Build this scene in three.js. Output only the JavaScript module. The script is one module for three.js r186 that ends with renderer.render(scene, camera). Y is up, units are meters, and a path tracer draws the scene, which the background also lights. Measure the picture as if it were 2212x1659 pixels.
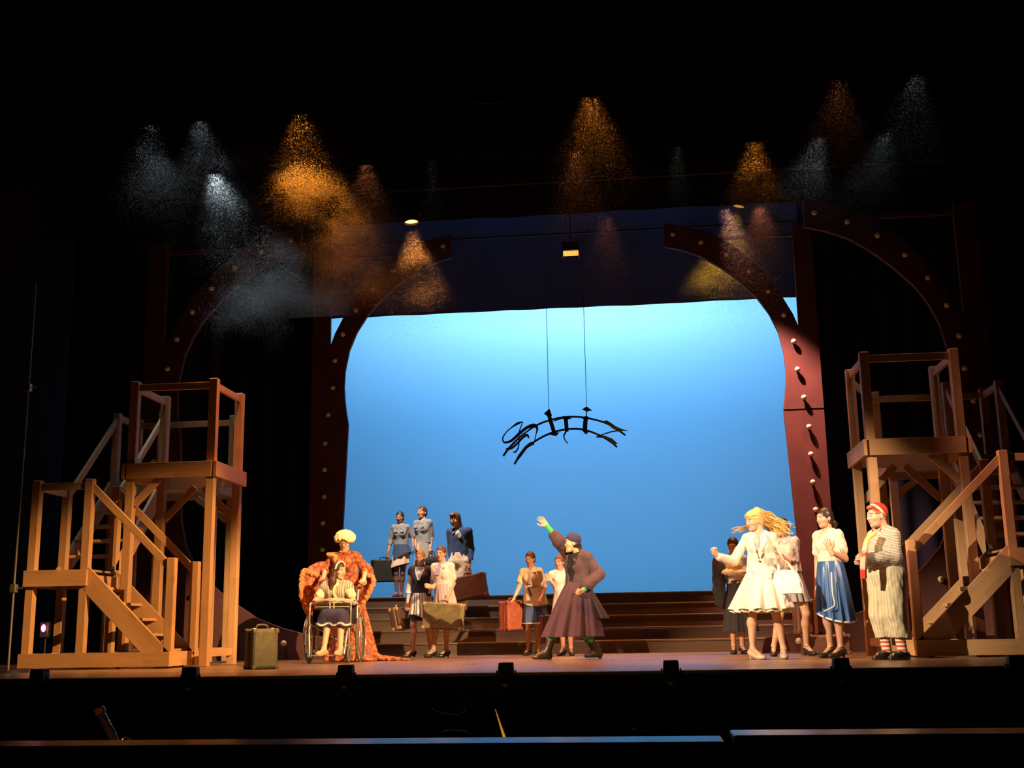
import * as THREE from 'three';
import { mergeGeometries } from 'three/addons/utils/BufferGeometryUtils.js';
import { RectAreaLightUniformsLib } from 'three/addons/lights/RectAreaLightUniformsLib.js';
import { RoundedBoxGeometry } from 'three/addons/geometries/RoundedBoxGeometry.js';
import { ImprovedNoise } from 'three/addons/math/ImprovedNoise.js';

RectAreaLightUniformsLib.init();
const scene = new THREE.Scene();
const renderer = new THREE.WebGLRenderer({ antialias: true });
renderer.toneMapping = THREE.LinearToneMapping;
renderer.toneMappingExposure = 1.0;
renderer.shadowMap.enabled = true;
scene.background = new THREE.Color(0, 0, 0);          // an unlit auditorium: no sky

// ---------------------------------------------------------------- camera
// metres; x = 0 on the stage's centre line, y = 0 on the stage floor, z = 0 at the stage's front edge, -z is upstage
const V = (x, y, z) => new THREE.Vector3(x, y, z);
const FOCAL = 2522.9, YAW = 0.1073, PITCH = 0.2102, ROLL = 0.0165, EYE = V(1.2667, 0.3317, 10.41);
const camera = new THREE.PerspectiveCamera(2 * Math.atan(829.5 / FOCAL) * 180 / Math.PI, 2212 / 1659, 0.1, 80);
const FW = V(-Math.sin(YAW) * Math.cos(PITCH), Math.sin(PITCH), -Math.cos(YAW) * Math.cos(PITCH));
const R0 = V(Math.cos(YAW), 0, -Math.sin(YAW)), U0 = R0.clone().cross(FW);
{
  const R = R0.clone().multiplyScalar(Math.cos(ROLL)).addScaledVector(U0, -Math.sin(ROLL));
  const U = R0.clone().multiplyScalar(Math.sin(ROLL)).addScaledVector(U0, Math.cos(ROLL));
  camera.position.copy(EYE);
  camera.quaternion.setFromRotationMatrix(new THREE.Matrix4().makeBasis(R, U, FW.clone().negate()));
}
// surveying the photograph: the world point seen at photo pixel (px, py) that lies in the plane z
function at(px, py, z) {
  const X = px - 1106, Y = py - 829.5, c = Math.cos(ROLL), s = Math.sin(ROLL);
  const x = (X * c - Y * s) / FOCAL, y = (X * s + Y * c) / FOCAL;
  const d = FW.clone().addScaledVector(R0, x).addScaledVector(U0, -y);
  return EYE.clone().addScaledVector(d, (z - EYE.z) / d.z);
}

// ---------------------------------------------------------------- the large lights (each one's fitting is built further down)
const AMBER = [1, 0.46, 0.14], WARM = [1, 0.68, 0.36];
// on two uprights far out in the dark house, left and right: [x, y, z, aim x, y, z, candela, half angle in degrees, colour, what it lights]
const FRONT_BAR = [
  [13.5, 9.6, 11.5, -2.9, 0.75, -4.9, 5200, 3.9, [1, 0.64, 0.27], 'at the wheelchair'],
  [17.0, 10.0, 7.0, -4.6, 0.6, -3.0, 4700, 4.2, [1, 0.52, 0.17], 'at the left stair tower'],
  [13.5, 9.0, 11.5, -1.6, 0.5, -7.4, 4200, 3.2, [1, 0.64, 0.32], 'at the steps left of centre'],
  [13.5, 8.4, 11.5, 1.3, 0.6, -5.5, 1900, 3.9, [1, 0.6, 0.34], 'at the figure with the raised arm'],
  [-12.5, 9.6, 11.5, 3.1, 0.8, -3.2, 3700, 5.0, [1, 0.74, 0.46], 'at the blonde in white'],
  [-17.0, 10.0, 5.0, 4.6, 2.0, -4.0, 3000, 5.0, [1, 0.44, 0.28], 'at the right stair tower'],
  [-12.5, 9.0, 11.5, 1.1, 0.25, -5.9, 3200, 4.0, [1, 0.6, 0.32], 'across the middle of the stage'],
];
// ---------------------------------------------------------------- helpers
let seedState = 20240611;
const rnd = () => { seedState = (seedState + 0x6d2b79f5) | 0; let t = Math.imul(seedState ^ (seedState >>> 15), 1 | seedState); t = (t + Math.imul(t ^ (t >>> 7), 61 | t)) ^ t; return ((t ^ (t >>> 14)) >>> 0) / 4294967296; };
const rr = (a, b) => a + (b - a) * rnd();
const PN = new ImprovedNoise(), noise = (x, y, z) => PN.noise(x, y, z);
const fbm = (x, y, z, o = 4) => { let s = 0, a = 0.5; for (let i = 0; i < o; i++) { s += a * noise(x, y, z); x *= 2.03; y *= 2.03; z *= 2.03; a *= 0.5; } return s; };
const taken = new Map();
const numbered = (n) => { const k = taken.get(n) ?? 0; taken.set(n, k + 1); return k ? `${n}_${String(k).padStart(3, '0')}` : n; };
function shade(o) { o.castShadow = true; o.receiveShadow = true; return o; }
function mesh(name, geo, mat, parent) {               // a part (parent given) or the mesh of a thing
  const m = shade(new THREE.Mesh(geo, mat)); m.name = parent ? name : numbered(name); (parent ?? scene).add(m); return m;
}
function thing(name, label, category, pos = [0, 0, 0], turn = 0, group) {
  const o = new THREE.Group(); o.name = numbered(name); o.position.set(...pos); o.rotation.y = turn; scene.add(o);
  o.userData = { label, category }; if (group) o.userData.group = group; return o;
}
const tag = (o, label, category, group) => { o.userData = { ...o.userData, label, category }; if (group) o.userData.group = group; return o; };
const struct = (name, geo, mat, label, parent) => { const m = mesh(name, geo, mat, parent); if (!parent) m.userData = { kind: 'structure', label }; return m; };
const lin = (r, g, b) => new THREE.Color().setRGB(r, g, b);
const std = (c, rough = 0.8, more = {}) => new THREE.MeshStandardMaterial({ color: c, roughness: rough, ...more });
const phys = (c, rough, more = {}) => new THREE.MeshPhysicalMaterial({ color: c, roughness: rough, ...more });
const move = (g, x, y, z) => g.translate(x, y, z);
const merge = (list) => mergeGeometries(list.map((g) => (g.index ? g.toNonIndexed() : g)).map((g) => { for (const k of Object.keys(g.attributes)) if (!['position', 'normal', 'uv'].includes(k)) g.deleteAttribute(k); return g; }));
const box = (w, h, d, x = 0, y = 0, z = 0) => new THREE.BoxGeometry(w, h, d).translate(x, y, z);
const rbox = (w, h, d, r, x = 0, y = 0, z = 0, seg = 2) => new RoundedBoxGeometry(w, h, d, seg, r).translate(x, y, z);
const cyl = (r0, r1, h, seg = 16, x = 0, y = 0, z = 0) => new THREE.CylinderGeometry(r1, r0, h, seg).translate(x, y, z);
const ball = (r, x = 0, y = 0, z = 0, a = 16, b = 12) => new THREE.SphereGeometry(r, a, b).translate(x, y, z);
const tube = (pts, r, seg = 24, rad = 6, closed = false) => new THREE.TubeGeometry(new THREE.CatmullRomCurve3(pts.map((p) => (p.isVector3 ? p : V(...p))), closed), seg, r, rad, closed);
const lathe = (prof, seg = 24) => new THREE.LatheGeometry(prof.map(([r, y]) => new THREE.Vector2(r, y)), seg);
// a bar of timber from a to b: length along a->b, "deep" across in the plane given by the up hint, "thick" the other way
function bar(a, b, deep, thick, hint = V(0, 1, 0)) {
  const L = a.distanceTo(b), e = Math.min(deep, thick) * 0.08;
  const g = new RoundedBoxGeometry(L, deep, thick, 1, e);
  const p = g.attributes.position, n = g.attributes.normal, uv = g.attributes.uv, o1 = rnd() * 7, o2 = rnd() * 7;
  for (let i = 0; i < p.count; i++) {                  // uv in metres, grain along the length
    const ay = Math.abs(n.getY(i)), az = Math.abs(n.getZ(i)), ax = Math.abs(n.getX(i));
    const across = ax > 0.7 ? p.getY(i) + p.getZ(i) : ay > az ? p.getZ(i) : p.getY(i);
    uv.setXY(i, (ax > 0.7 ? p.getZ(i) : p.getX(i)) + o1, across + o2);
  }
  const X = b.clone().sub(a).normalize(), Z = X.clone().cross(hint).normalize(), Y = Z.clone().cross(X);
  g.applyMatrix4(new THREE.Matrix4().makeBasis(X, Y, Z).setPosition(a.clone().add(b).multiplyScalar(0.5)));
  return g;
}
// textures computed once, in metres
function dataTex(w, h, f, srgb = true, rep = null) {
  const d = new Uint8Array(w * h * 4);
  for (let y = 0; y < h; y++) for (let x = 0; x < w; x++) { const c = f(x / w, y / h), i = (y * w + x) * 4; d[i] = c[0] * 255; d[i + 1] = c[1] * 255; d[i + 2] = c[2] * 255; d[i + 3] = 255; }
  const t = new THREE.DataTexture(d, w, h); t.wrapS = t.wrapT = THREE.RepeatWrapping; t.magFilter = THREE.LinearFilter; t.minFilter = THREE.LinearMipmapLinearFilter;
  if (srgb) t.colorSpace = THREE.SRGBColorSpace; if (rep) t.repeat.set(...rep); t.needsUpdate = true; return t;
}
const clamp01 = (x) => Math.min(1, Math.max(0, x));
const tile = (f, u, v, p, q) => f(Math.cos(u * 6.2832) * p, Math.sin(u * 6.2832) * p, v * q);
// ---------------------------------------------------------------- the setting: stage house, floor, borders, backdrop
const MAT = {
  black: std(lin(0.006, 0.006, 0.007), 0.95),
  velour: phys(lin(0.012, 0.013, 0.017), 1, { specularIntensity: 0.2 }),
  blackMetal: std(lin(0.012, 0.012, 0.013), 0.55, { metalness: 0.2 }),
};
const plankTex = dataTex(512, 512, (u, v) => {
  const g = fbm(u * 6, v * 90, 3.1, 4) * 0.5 + fbm(u * 3 + 9, v * 12, 7.7, 3) * 0.35, s = 0.80 + 0.22 * g + 0.03 * (noise(u * 200, v * 200, 1) );
  return [clamp01(s), clamp01(s * 0.985), clamp01(s * 0.965)];
});
const floorTex = plankTex.clone(); floorTex.repeat.set(0.45, 0.45); floorTex.needsUpdate = true;
const floorRough = dataTex(256, 256, (u, v) => { const s = 0.55 + 0.25 * fbm(u * 9, v * 9, 2.2, 4) + 0.1 * fbm(u * 60, v * 60, 5, 2); return [s, clamp01(s), s]; }, false);
floorRough.repeat.set(0.3, 0.3);
const M_FLOOR = std(lin(0.265, 0.185, 0.095), 0.62, { map: floorTex, roughnessMap: floorRough });
const uvMetres = (g, ax = 'x', ay = 'z') => { const p = g.attributes.position, uv = g.attributes.uv, get = { x: 'getX', y: 'getY', z: 'getZ' }; for (let i = 0; i < p.count; i++) uv.setXY(i, p[get[ax]](i), p[get[ay]](i)); return g; };
{
  // boards of the stage floor run across the stage; each is a piece of the floor
  const fl = new THREE.Group(); fl.name = 'floor'; fl.userData = { kind: 'structure', label: 'brown painted wooden stage floor with a slight sheen' }; scene.add(fl);
  struct('subfloor', box(17, 0.2, 17.4, 0, -0.13, -8.68), MAT.black, '', fl);
  const tones = [1, 0.94, 1.05, 0.98].map((k) => { const m = M_FLOOR.clone(); m.color.multiplyScalar(k); return m; });
  for (let i = 0; i < 15; i++) {
    const w = 1.15, z0 = 0.02 - i * w;
    mesh('floor_sheet', uvMetres(box(17, 0.03, w - 0.004, 0, -0.015, z0 - w / 2)), tones[i % 4], fl);
  }
  mesh('nosing', uvMetres(rbox(17, 0.03, 0.03, 0.008, 0, -0.016, 0.038), 'x', 'y'), std(lin(0.30, 0.2, 0.12), 0.5), fl);
}
struct('wall_stage_front', merge([box(17, 0.30, 0.05, 0, -0.18, 0.0)].concat([-6, -3.6, -1.2, 1.2, 3.6, 6].map((x) => box(0.05, 0.3, 0.02, x, -0.18, 0.035)))), std(lin(0.016, 0.014, 0.014), 0.8), 'black painted front of the stage below its edge');
struct('wall_pit', box(17, 1.2, 0.1, 0, -0.95, -1.2), MAT.black, 'black back wall of the orchestra pit under the stage');
struct('floor_pit', box(17, 0.1, 13, 0, -1.6, 5), MAT.black, 'black floor of the orchestra pit');
struct('wall_left', box(0.2, 14, 20, -8.6, 5, -8.2), MAT.black, 'black side wall of the stage house, stage right');
struct('wall_right', box(0.2, 14, 20, 8.6, 5, -8.2), MAT.black, 'black side wall of the stage house, stage left');
struct('wall_back', box(17.4, 14, 0.2, 0, 5, -17.5), MAT.black, 'black back wall of the stage house');
struct('ceiling', box(17.4, 0.2, 18.4, 0, 12.1, -8.3), MAT.black, 'black roof of the stage house');

// cloth that hangs: a sheet with thickness and gentle folds. axis x along the cloth
function drape(w, h, folds, amp, sag = 0, thick = 0.012, nx = 120, ny = 10) {
  const g = new THREE.BoxGeometry(w, h, thick, nx, ny, 1), p = g.attributes.position, ph = rnd() * 50;
  for (let i = 0; i < p.count; i++) {
    const x = p.getX(i), y = p.getY(i);
    p.setZ(i, p.getZ(i) + amp * (Math.sin(x * folds * 6.2832 + ph + 1.5 * noise(x * 0.6, 0, ph)) + 0.5 * noise(x * folds * 1.7, y * 0.15, ph)));
    if (y < 0) p.setY(i, y + sag * noise(x * 0.45, 3.3, ph) * (-2 * y / h));
  }
  g.computeVertexNormals(); return g;
}
const TRIM = 6.9;
const borderLabels = ['black masking border cloth hanging nearest the audience', 'black masking border cloth, second from the audience', 'black masking border cloth, third from the audience', 'dark blue-black border cloth along the top of the bright backdrop'];
[-3.2, -4.9, -7.35, -12.9].forEach((z, i) => {
  const h = 5.06;
  const b = mesh('border_cloth', drape(16.99, h, 0.9, 0.02, 0.018, 0.012, 200, 8), i === 3 ? phys(lin(0.10, 0.11, 0.15), 1, { transmission: 0.4, specularIntensity: 0.1 }) : MAT.velour); b.position.set(0, TRIM + h / 2, z);
  tag(b, borderLabels[i], 'curtain', 'black border cloths over the stage');
});
{ const h = 3.4, b = mesh('house_border', drape(16.99, h, 0.9, 0.02, 0.012, 0.012, 160, 6), MAT.velour); b.position.set(0, 6.27 + h / 2, -0.5); tag(b, 'black house border above the stage edge at the top of the picture', 'curtain'); }
// black side curtains
[[-1, -7.45, 5.42, 2.6, 'black side curtain nearer the audience, behind the unlit arch, by the left stair tower'], [1, -7.45, 5.95, 2.2, 'black side curtain nearer the audience, behind the unlit arch, by the right stair tower'],
 [-1, -10.1, 4.3, 3.4, 'navy black side curtain directly left of the bulb arch leg'], [1, -10.1, 4.3, 3.4, 'navy black side curtain directly right of the bulb arch leg']].forEach(([s, z, x0, w, label], i) => {
  const c = mesh('side_curtain', drape(w, 9, 2.2, 0.05, 0, 0.012, 90, 3), i < 2 ? MAT.black : phys(lin(0.012, 0.016, 0.028), 1, { specularIntensity: 0.2 }));
  c.position.set(s * (x0 + w / 2), 4.51, z); tag(c, label, 'curtain', 'black side curtains');
});
// the lit backdrop: white muslin, lit by strip lights hung just upstage of the last border
{
  const g = new THREE.PlaneGeometry(16.9, 10.4, 160, 40), p = g.attributes.position;
  for (let i = 0; i < p.count; i++) p.setZ(i, 0.012 * noise(p.getX(i) * 0.5, p.getY(i) * 0.12, 4));
  const back = g.clone(); back.translate(0, 0, -0.01); back.index.array.reverse(); g.computeVertexNormals(); back.computeVertexNormals();
  const m = mesh('backdrop_cloth', merge([g, back]), std(lin(0.74, 0.76, 0.78), 0.95)); m.position.set(0, 5.22, -16.6);
  tag(m, 'bright sky blue lit backdrop cloth across the back of the stage', 'backdrop');
}
// strip lights over the backdrop, plus an added floor row
function striplight(x, y, z, w, up, c, cd, label) {
  const t = thing('strip_light', label, 'stage light', [x, y, z], 0, 'strip lights washing the backdrop');
  t.rotation.x = up;
  mesh('housing', merge([rbox(w, 0.14, 0.2, 0.02, 0, 0.08, 0), box(w, 0.12, 0.012, 0, 0, 0.1), box(w, 0.12, 0.012, 0, 0, -0.1)]), MAT.blackMetal, t);
  const g = mesh('lamp_lens', box(w - 0.05, 0.01, 0.15, 0, 0.0, 0), std(lin(0.1, 0.1, 0.1), 0.4, { emissive: lin(...c), emissiveIntensity: 1.2 }), t);
  const l = new THREE.RectAreaLight(lin(...c), cd, w - 0.05, 0.15); l.rotation.x = -Math.PI / 2; l.position.set(0, -0.02, 0); t.add(l); l.name = 'strip_lamp';
  return t;
}
const CYC_BLUE = [0.085, 0.44, 0.97], CYC_CYAN = [0.62, 1, 0.85];
for (let i = 0; i < 4; i++) striplight((i - 1.5) * 3.0, 10.2, -13.34, 2.7, 0.15, CYC_BLUE, 235, `blue strip light above the backdrop, ${['first', 'second', 'third', 'last'][i]} of four across`);
striplight(1.2, 10.75, -13.09, 3.6, 0.35, CYC_CYAN, 125, 'pale cyan strip light above the middle of the backdrop');
striplight(-2.6, 10.75, -13.09, 3.6, 0.35, CYC_CYAN, 60, 'pale cyan strip light above the left of the backdrop');
for (let i = 0; i < 4; i++) striplight((i - 1.5) * 3.0, 0.2, -12.98, 2.8, Math.PI - 0.6, CYC_BLUE, 24, `blue strip light on the floor behind the steps, ${['first', 'second', 'third', 'last'][i]} of four across`);  // unseen row, added to brighten the lower part of the backdrop
// ---------------------------------------------------------------- arches with bulbs
const P2Z = -9.2, P1Z = -6.8;
const archInner = [[1436, 535], [1475, 543], [1516, 557], [1556, 580], [1596, 610], [1636, 647], [1661, 680], [1681, 720], [1693, 765], [1697, 800], [1697, 830], [1695, 858], [1692, 885]].map(([x, y]) => { const p = at(x, y, P2Z); return [p.x, p.y]; });
const archOuter = [[1726, 714], [1711, 680], [1686, 640], [1656, 600], [1621, 565], [1586, 537], [1558, 519], [1520, 503], [1480, 492], [1436, 486]].map(([x, y]) => { const p = at(x, y, P2Z); return [p.x, p.y]; });
const bulbLine = [[1453, 512], [1513, 529], [1568, 555], [1617, 591], [1658, 634], [1691, 685], [1712, 742], [1720, 802], [1734, 862], [1745, 925], [1749, 984], [1753, 1044], [1759, 1103], [1763, 1162], [1766, 1224]].map(([x, y]) => { const p = at(x, y, P2Z); return [p.x, p.y]; });
const tipX = archInner[0][0]; archInner[0][0] = tipX; archOuter[archOuter.length - 1][0] = tipX;
const LEG0 = 4.06, LEG1 = 4.37, LEGTOP = 7.12;
const paintTex = dataTex(256, 256, (u, v) => { const s = 0.86 + 0.2 * fbm(u * 5, v * 5, 1.7, 4) + 0.07 * noise(u * 120, v * 120, 3); return [clamp01(s), clamp01(s * 0.98), clamp01(s * 0.97)]; });
paintTex.repeat.set(0.5, 0.5);
const M_ARCH = std(lin(0.105, 0.031, 0.025), 0.75, { map: paintTex });
const M_ARCHEDGE = std(lin(0.07, 0.035, 0.03), 0.8);
const M_BULB = phys(lin(0.62, 0.62, 0.46), 0.22, { clearcoat: 0.5, clearcoatRoughness: 0.1 });
const M_SOCKET = std(lin(0.03, 0.025, 0.02), 0.6);
const bulbGeo = ball(0.045, 0, 0, 0.075, 14, 10), socketGeo = cyl(0.022, 0.022, 0.04, 10).rotateX(Math.PI / 2).translate(0, 0, 0.02);
function halfArch(s, dx, dy, z, foot, name, label) {
  const t = thing(name, label, 'arch', [0, 0, z]);
  const pts = [];
  const tr = ([x, y]) => [s * (x + dx), y + dy];
  [...archOuter].reverse().forEach((p) => pts.push(tr(p)));                 // tip top -> leg
  pts.push(tr([LEG0, archOuter[0][1]]), tr([LEG0, LEGTOP]), tr([LEG1, LEGTOP]));
  pts.push([s * (LEG1 + dx), 0]);
  if (foot) {
    for (const q of [[2.9, 0], [2.95, 0.2], [3.3, 0.28], [3.7, 0.36], [4.07, 0.46], [4.43, 0.6], [4.78, 0.82], [5.05, 1.02], [5.25, 1.2], [5.45, 1.42], [5.6, 1.72], [5.68, 2.1]]) pts.push([s * q[0], q[1]]);
  } else pts.push([s * 3.88, 0], [s * 3.83, 1.0]);
  [...archInner].reverse().forEach((p) => pts.push(tr(p)));                 // kink -> tip bottom
  const sh = new THREE.Shape(pts.map(([x, y]) => new THREE.Vector2(x, y)));
  const flat = mesh('flat', new THREE.ExtrudeGeometry(sh, { depth: 0.07, bevelEnabled: true, bevelSize: 0.006, bevelThickness: 0.006, bevelSegments: 1, curveSegments: 2 }), M_ARCH, t);
  const yk = archInner[archInner.length - 1][1] + dy, xk = archInner[archInner.length - 1][0] + dx;
  mesh('seam_batten', box(LEG1 + dx - xk, 0.014, 0.012, s * (xk + LEG1 + dx) / 2, yk, 0.082), M_ARCHEDGE, t);
  mesh('header_bar', box(LEG0 + dx - (archOuter[5][0] + dx) + 0.25, 0.05, 0.06, s * ((LEG0 + archOuter[5][0]) / 2 + dx - 0.1), 6.97 + dy, 0.02), M_ARCHEDGE, t);
  const spots = bulbLine.map(tr);
  if (foot) { spots.length = 12; spots.push([s * 5.93, 1.74], [s * 5.4, 0.97], [s * 4.75, 0.52], [s * 4.0, 0.24], [s * 3.4, 0.16]); }
  else spots.push(tr([4.04, 0.86]), tr([4.04, 0.42]));
  for (const [x, y] of spots) {
    const b = mesh('bulb', bulbGeo, M_BULB, t); b.position.set(x, y, 0.076);
    mesh('socket', socketGeo, M_SOCKET, b);
  }
  return t;
}
halfArch(1, 0, 0, P2Z, false, 'arch_flat', 'red brown arch half with a line of bulbs, right of the backdrop, lit red');
halfArch(-1, 0, 0, P2Z, false, 'arch_flat', 'dark brown arch half with a line of bulbs, left of the backdrop');
halfArch(1, 2.03, -0.6, P1Z, true, 'arch_flat', 'outer unlit arch half with bulbs and curved foot, behind the right stair tower');
halfArch(-1, 2.03, -0.6, P1Z, true, 'arch_flat', 'outer unlit arch half with bulbs and curved brown foot, behind the left stair tower');

// ---------------------------------------------------------------- wide steps and platform
const stepTex = plankTex.clone(); stepTex.repeat.set(0.35, 0.9); stepTex.needsUpdate = true;
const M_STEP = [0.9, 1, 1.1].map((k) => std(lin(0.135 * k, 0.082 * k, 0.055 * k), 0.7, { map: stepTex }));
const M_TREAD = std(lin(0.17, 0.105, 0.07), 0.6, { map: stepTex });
const STEP_H = 0.2, STEP_D = 0.52, STEP_Z = -8.35, PLAT_H = STEP_H * 5, PLAT_Z = STEP_Z - STEP_D * 4;
{
  const t = thing('wide_steps', 'wide flight of five dark brown wooden steps up to a platform before the backdrop', 'stairs', [0, 0, 0]);
  const x0 = -3.72, x1 = 3.72, cuts = [x0, -1.25, 1.24, x1];
  for (let k = 0; k < 5; k++) {
    const z = STEP_Z - k * STEP_D, dep = k === 4 ? 2.3 : STEP_D + 0.03;
    for (let j = 0; j < 3; j++) {
      const w = cuts[j + 1] - cuts[j], c = (cuts[j] + cuts[j + 1]) / 2;
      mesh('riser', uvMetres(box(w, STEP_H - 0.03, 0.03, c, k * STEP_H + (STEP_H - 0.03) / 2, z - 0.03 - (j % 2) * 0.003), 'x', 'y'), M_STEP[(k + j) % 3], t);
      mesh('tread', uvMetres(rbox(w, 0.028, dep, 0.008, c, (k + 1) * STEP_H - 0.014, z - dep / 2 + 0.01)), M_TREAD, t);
    }
  }
  for (const s of [-1, 1]) mesh('side_panel', merge([0, 1, 2, 3, 4].map((k) => box(0.03, (k + 1) * STEP_H - 0.03, k === 4 ? 2.2 : STEP_D, s * (x1 - 0.02), ((k + 1) * STEP_H - 0.03) / 2, STEP_Z - 0.05 - k * STEP_D - (k === 4 ? 1.1 : STEP_D / 2)))), M_STEP[0], t);
}
// ---------------------------------------------------------------- lamps on the bars: each a fitting with its own light
const canGeo = lathe([[0.005, 0.34], [0.07, 0.34], [0.1, 0.28], [0.115, 0.1], [0.12, 0.0], [0.112, 0.0], [0.105, 0.1], [0.09, 0.27], [0.005, 0.3]], 20);
const lensGeo = new THREE.CircleGeometry(0.106, 20).rotateX(Math.PI / 2).translate(0, 0.03, 0);
const yokeGeo = merge([box(0.02, 0.3, 0.035, -0.135, 0.28, 0), box(0.02, 0.3, 0.035, 0.135, 0.28, 0), box(0.29, 0.02, 0.035, 0, 0.43, 0)]);
const clampGeo = merge([box(0.05, 0.12, 0.05, 0, 0.47, 0), cyl(0.012, 0.012, 0.1, 8, 0, 0.45, 0)]);
function lamp(p, aim, cd, half, c, label, group, { pen = 0.5, glow = 0.5, soft = 3, name = 'stage_lamp' } = {}) {
  const t = thing(name, label, 'stage light', p, 0, group);
  const dir = V(...aim).sub(V(...p)).normalize();
  const tilt = new THREE.Quaternion().setFromUnitVectors(V(0, -1, 0), dir);
  const can = mesh('can', canGeo, MAT.blackMetal, t); can.quaternion.copy(tilt);
  const lens = mesh('lamp_lens', lensGeo, std(lin(0.05, 0.05, 0.05), 0.3, { emissive: lin(...c), emissiveIntensity: glow }), t); lens.quaternion.copy(tilt);
  mesh('yoke', yokeGeo, MAT.blackMetal, t); mesh('clamp', clampGeo, MAT.blackMetal, t);
  const l = new THREE.SpotLight(lin(...c), cd, 0, half * Math.PI / 180, pen, 2);
  l.position.copy(dir.clone().multiplyScalar(0.03)); l.target.position.copy(dir.clone().multiplyScalar(2)); l.castShadow = true; l.shadow.radius = soft; l.name = 'lamp_beam';
  t.add(l, l.target);
  return t;
}
const pipe = (z, y, label) => tag(mesh('lighting_bar', cyl(0.024, 0.024, 16.98, 12).rotateZ(Math.PI / 2).translate(0, y, z), MAT.blackMetal), label, 'pipe', 'pipes that carry the stage lamps');
FRONT_BAR.forEach(([x, y, z, ax, ay, az, cd, half, c, what]) => lamp([x, y, z], [ax, ay, az], cd, half, c, `warm stage lamp out in the dark house, aimed ${what}`, 'front of house lamps', { soft: 4, pen: 0.5 }));
for (const [x, z, h, side] of [[-12.85, 11.5, 10.2, 'left near the audience'], [13.85, 11.5, 10.2, 'right near the audience'], [-17.35, 5, 10.6, 'far left'], [17.35, 7, 10.6, 'far right']]) tag(mesh('lamp_boom', cyl(0.03, 0.03, h + 1.6, 12, x, (h - 1.6) / 2, z), MAT.blackMetal), `black upright pipe of front lamps, out of the picture, ${side}`, 'pipe');
pipe(-3.6, 7.796, 'black pipe behind the border cloth nearest the audience');
pipe(-5.35, 7.796, 'black pipe behind the second border cloth');
pipe(-7.8, 7.716, 'black pipe behind the third border cloth');
pipe(-7.15, at(889, 481, -7.15).y + 0.556, 'black pipe that carries the lamp above the left arch bracket');
pipe(-9.5, 8.1, 'black pipe that carries the small square lamp');
pipe(-13.34, 10.385, 'black pipe over the blue strip lights');
pipe(-13.06, 10.94, 'black pipe over the pale cyan strip lights');
pipe(-10.2, 8.456, 'black pipe behind the fourth border cloth');
const ORANGE = [1, 0.29, 0.025], RUST = [1, 0.27, 0.09], COOL = [0.72, 0.9, 1], YELLOW = [1, 0.5, 0.04], GREENISH = [0.7, 1, 0.9];
// [bay, photo x of the beam's top, candela, half angle, colour, lean in x, lean in z]
const BAYS = { A: [-3.6, 7.24], B: [-5.35, 7.24], C: [-7.8, 7.16], D: [-10.2, 7.9] };
const edgeY = { A: (x) => 268 - 0.069 * (x - 375), B: (x) => 373 - 0.061 * (x - 455), C: (x) => 478 - 0.06 * (x - 889), D: (x) => 545 - 0.063 * (x - 1233) };
const BACK = [
  ['A', 645, 380, 29, ORANGE, 0.10, 0.05, 'strong orange beam at upper left'], ['A', 1275, 300, 29, ORANGE, 0.02, 0.05, 'strong orange beam at top centre'], ['A', 1815, 40, 27, RUST, -0.12, 0.05, 'faint rusty beam at upper right'],
  ['A', 325, 22, 28, COOL, 0.05, 0.05, 'pale grey beam, leftmost of all'], ['A', 430, 24, 28, COOL, 0.12, 0.05, 'pale grey beam beside the leftmost one'], ['A', 1985, 24, 26, COOL, -0.2, 0.05, 'pale grey beam, rightmost at the top'],
  ['B', 455, 110, 29, COOL, 0.32, 0.05, 'pale beam in the smoke at left'], ['B', 790, 90, 27, RUST, 0.05, 0.05, 'dim orange beam right of the smoke'], ['B', 935, 16, 13, COOL, 0, 0.05, 'thin pale beam left of centre'],
  ['B', 1245, 80, 27, RUST, 0, 0.05, 'dim rusty beam at centre'], ['B', 1462, 18, 14, GREENISH, 0, 0.05, 'thin greenish beam right of centre'], ['B', 1630, 120, 28, ORANGE, -0.05, 0.05, 'orange beam at upper right'],
  ['B', 1780, 24, 26, COOL, -0.35, 0.05, 'pale slanting beam at upper right'], ['B', 1925, 22, 26, COOL, -0.35, 0.05, 'pale slanting beam, rightmost of its bar'],
  ['C', 1308, 80, 27, RUST, 0, 0.05, 'rusty beam at centre'], ['C', 1640, 120, 30, RUST, 0, 0.05, 'rusty beam above the right arch'],
  ['C', 820, 300, 19, [1, 0.74, 0.56], 0.10, -0.52, 'soft light on the platform'],  // lamp added to brighten the platform figures; no beam shows here
  ['C', 1560, 560, 22, [1, 0.40, 0.31], 0.27, -0.27, 'dusky red light on the right arch leg'],
  ['D', 1600, 420, 27, YELLOW, -0.25, 0.0, 'yellow beam behind the right arch bracket'],
];
BACK.forEach(([b, px, cd, half, c, lx, lz, what]) => {
  const [z, y] = BAYS[b], e = at(px, edgeY[b](px), z + 0.0), x = e.x;
  lamp([x, y, z], [x + lx * 7.4, 0, z + lz * 7.4], cd, half, c, `black stage lamp hung overhead that throws the ${what}`, 'stage lamps over the stage', { pen: 0.45, soft: 3 });
});
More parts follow.
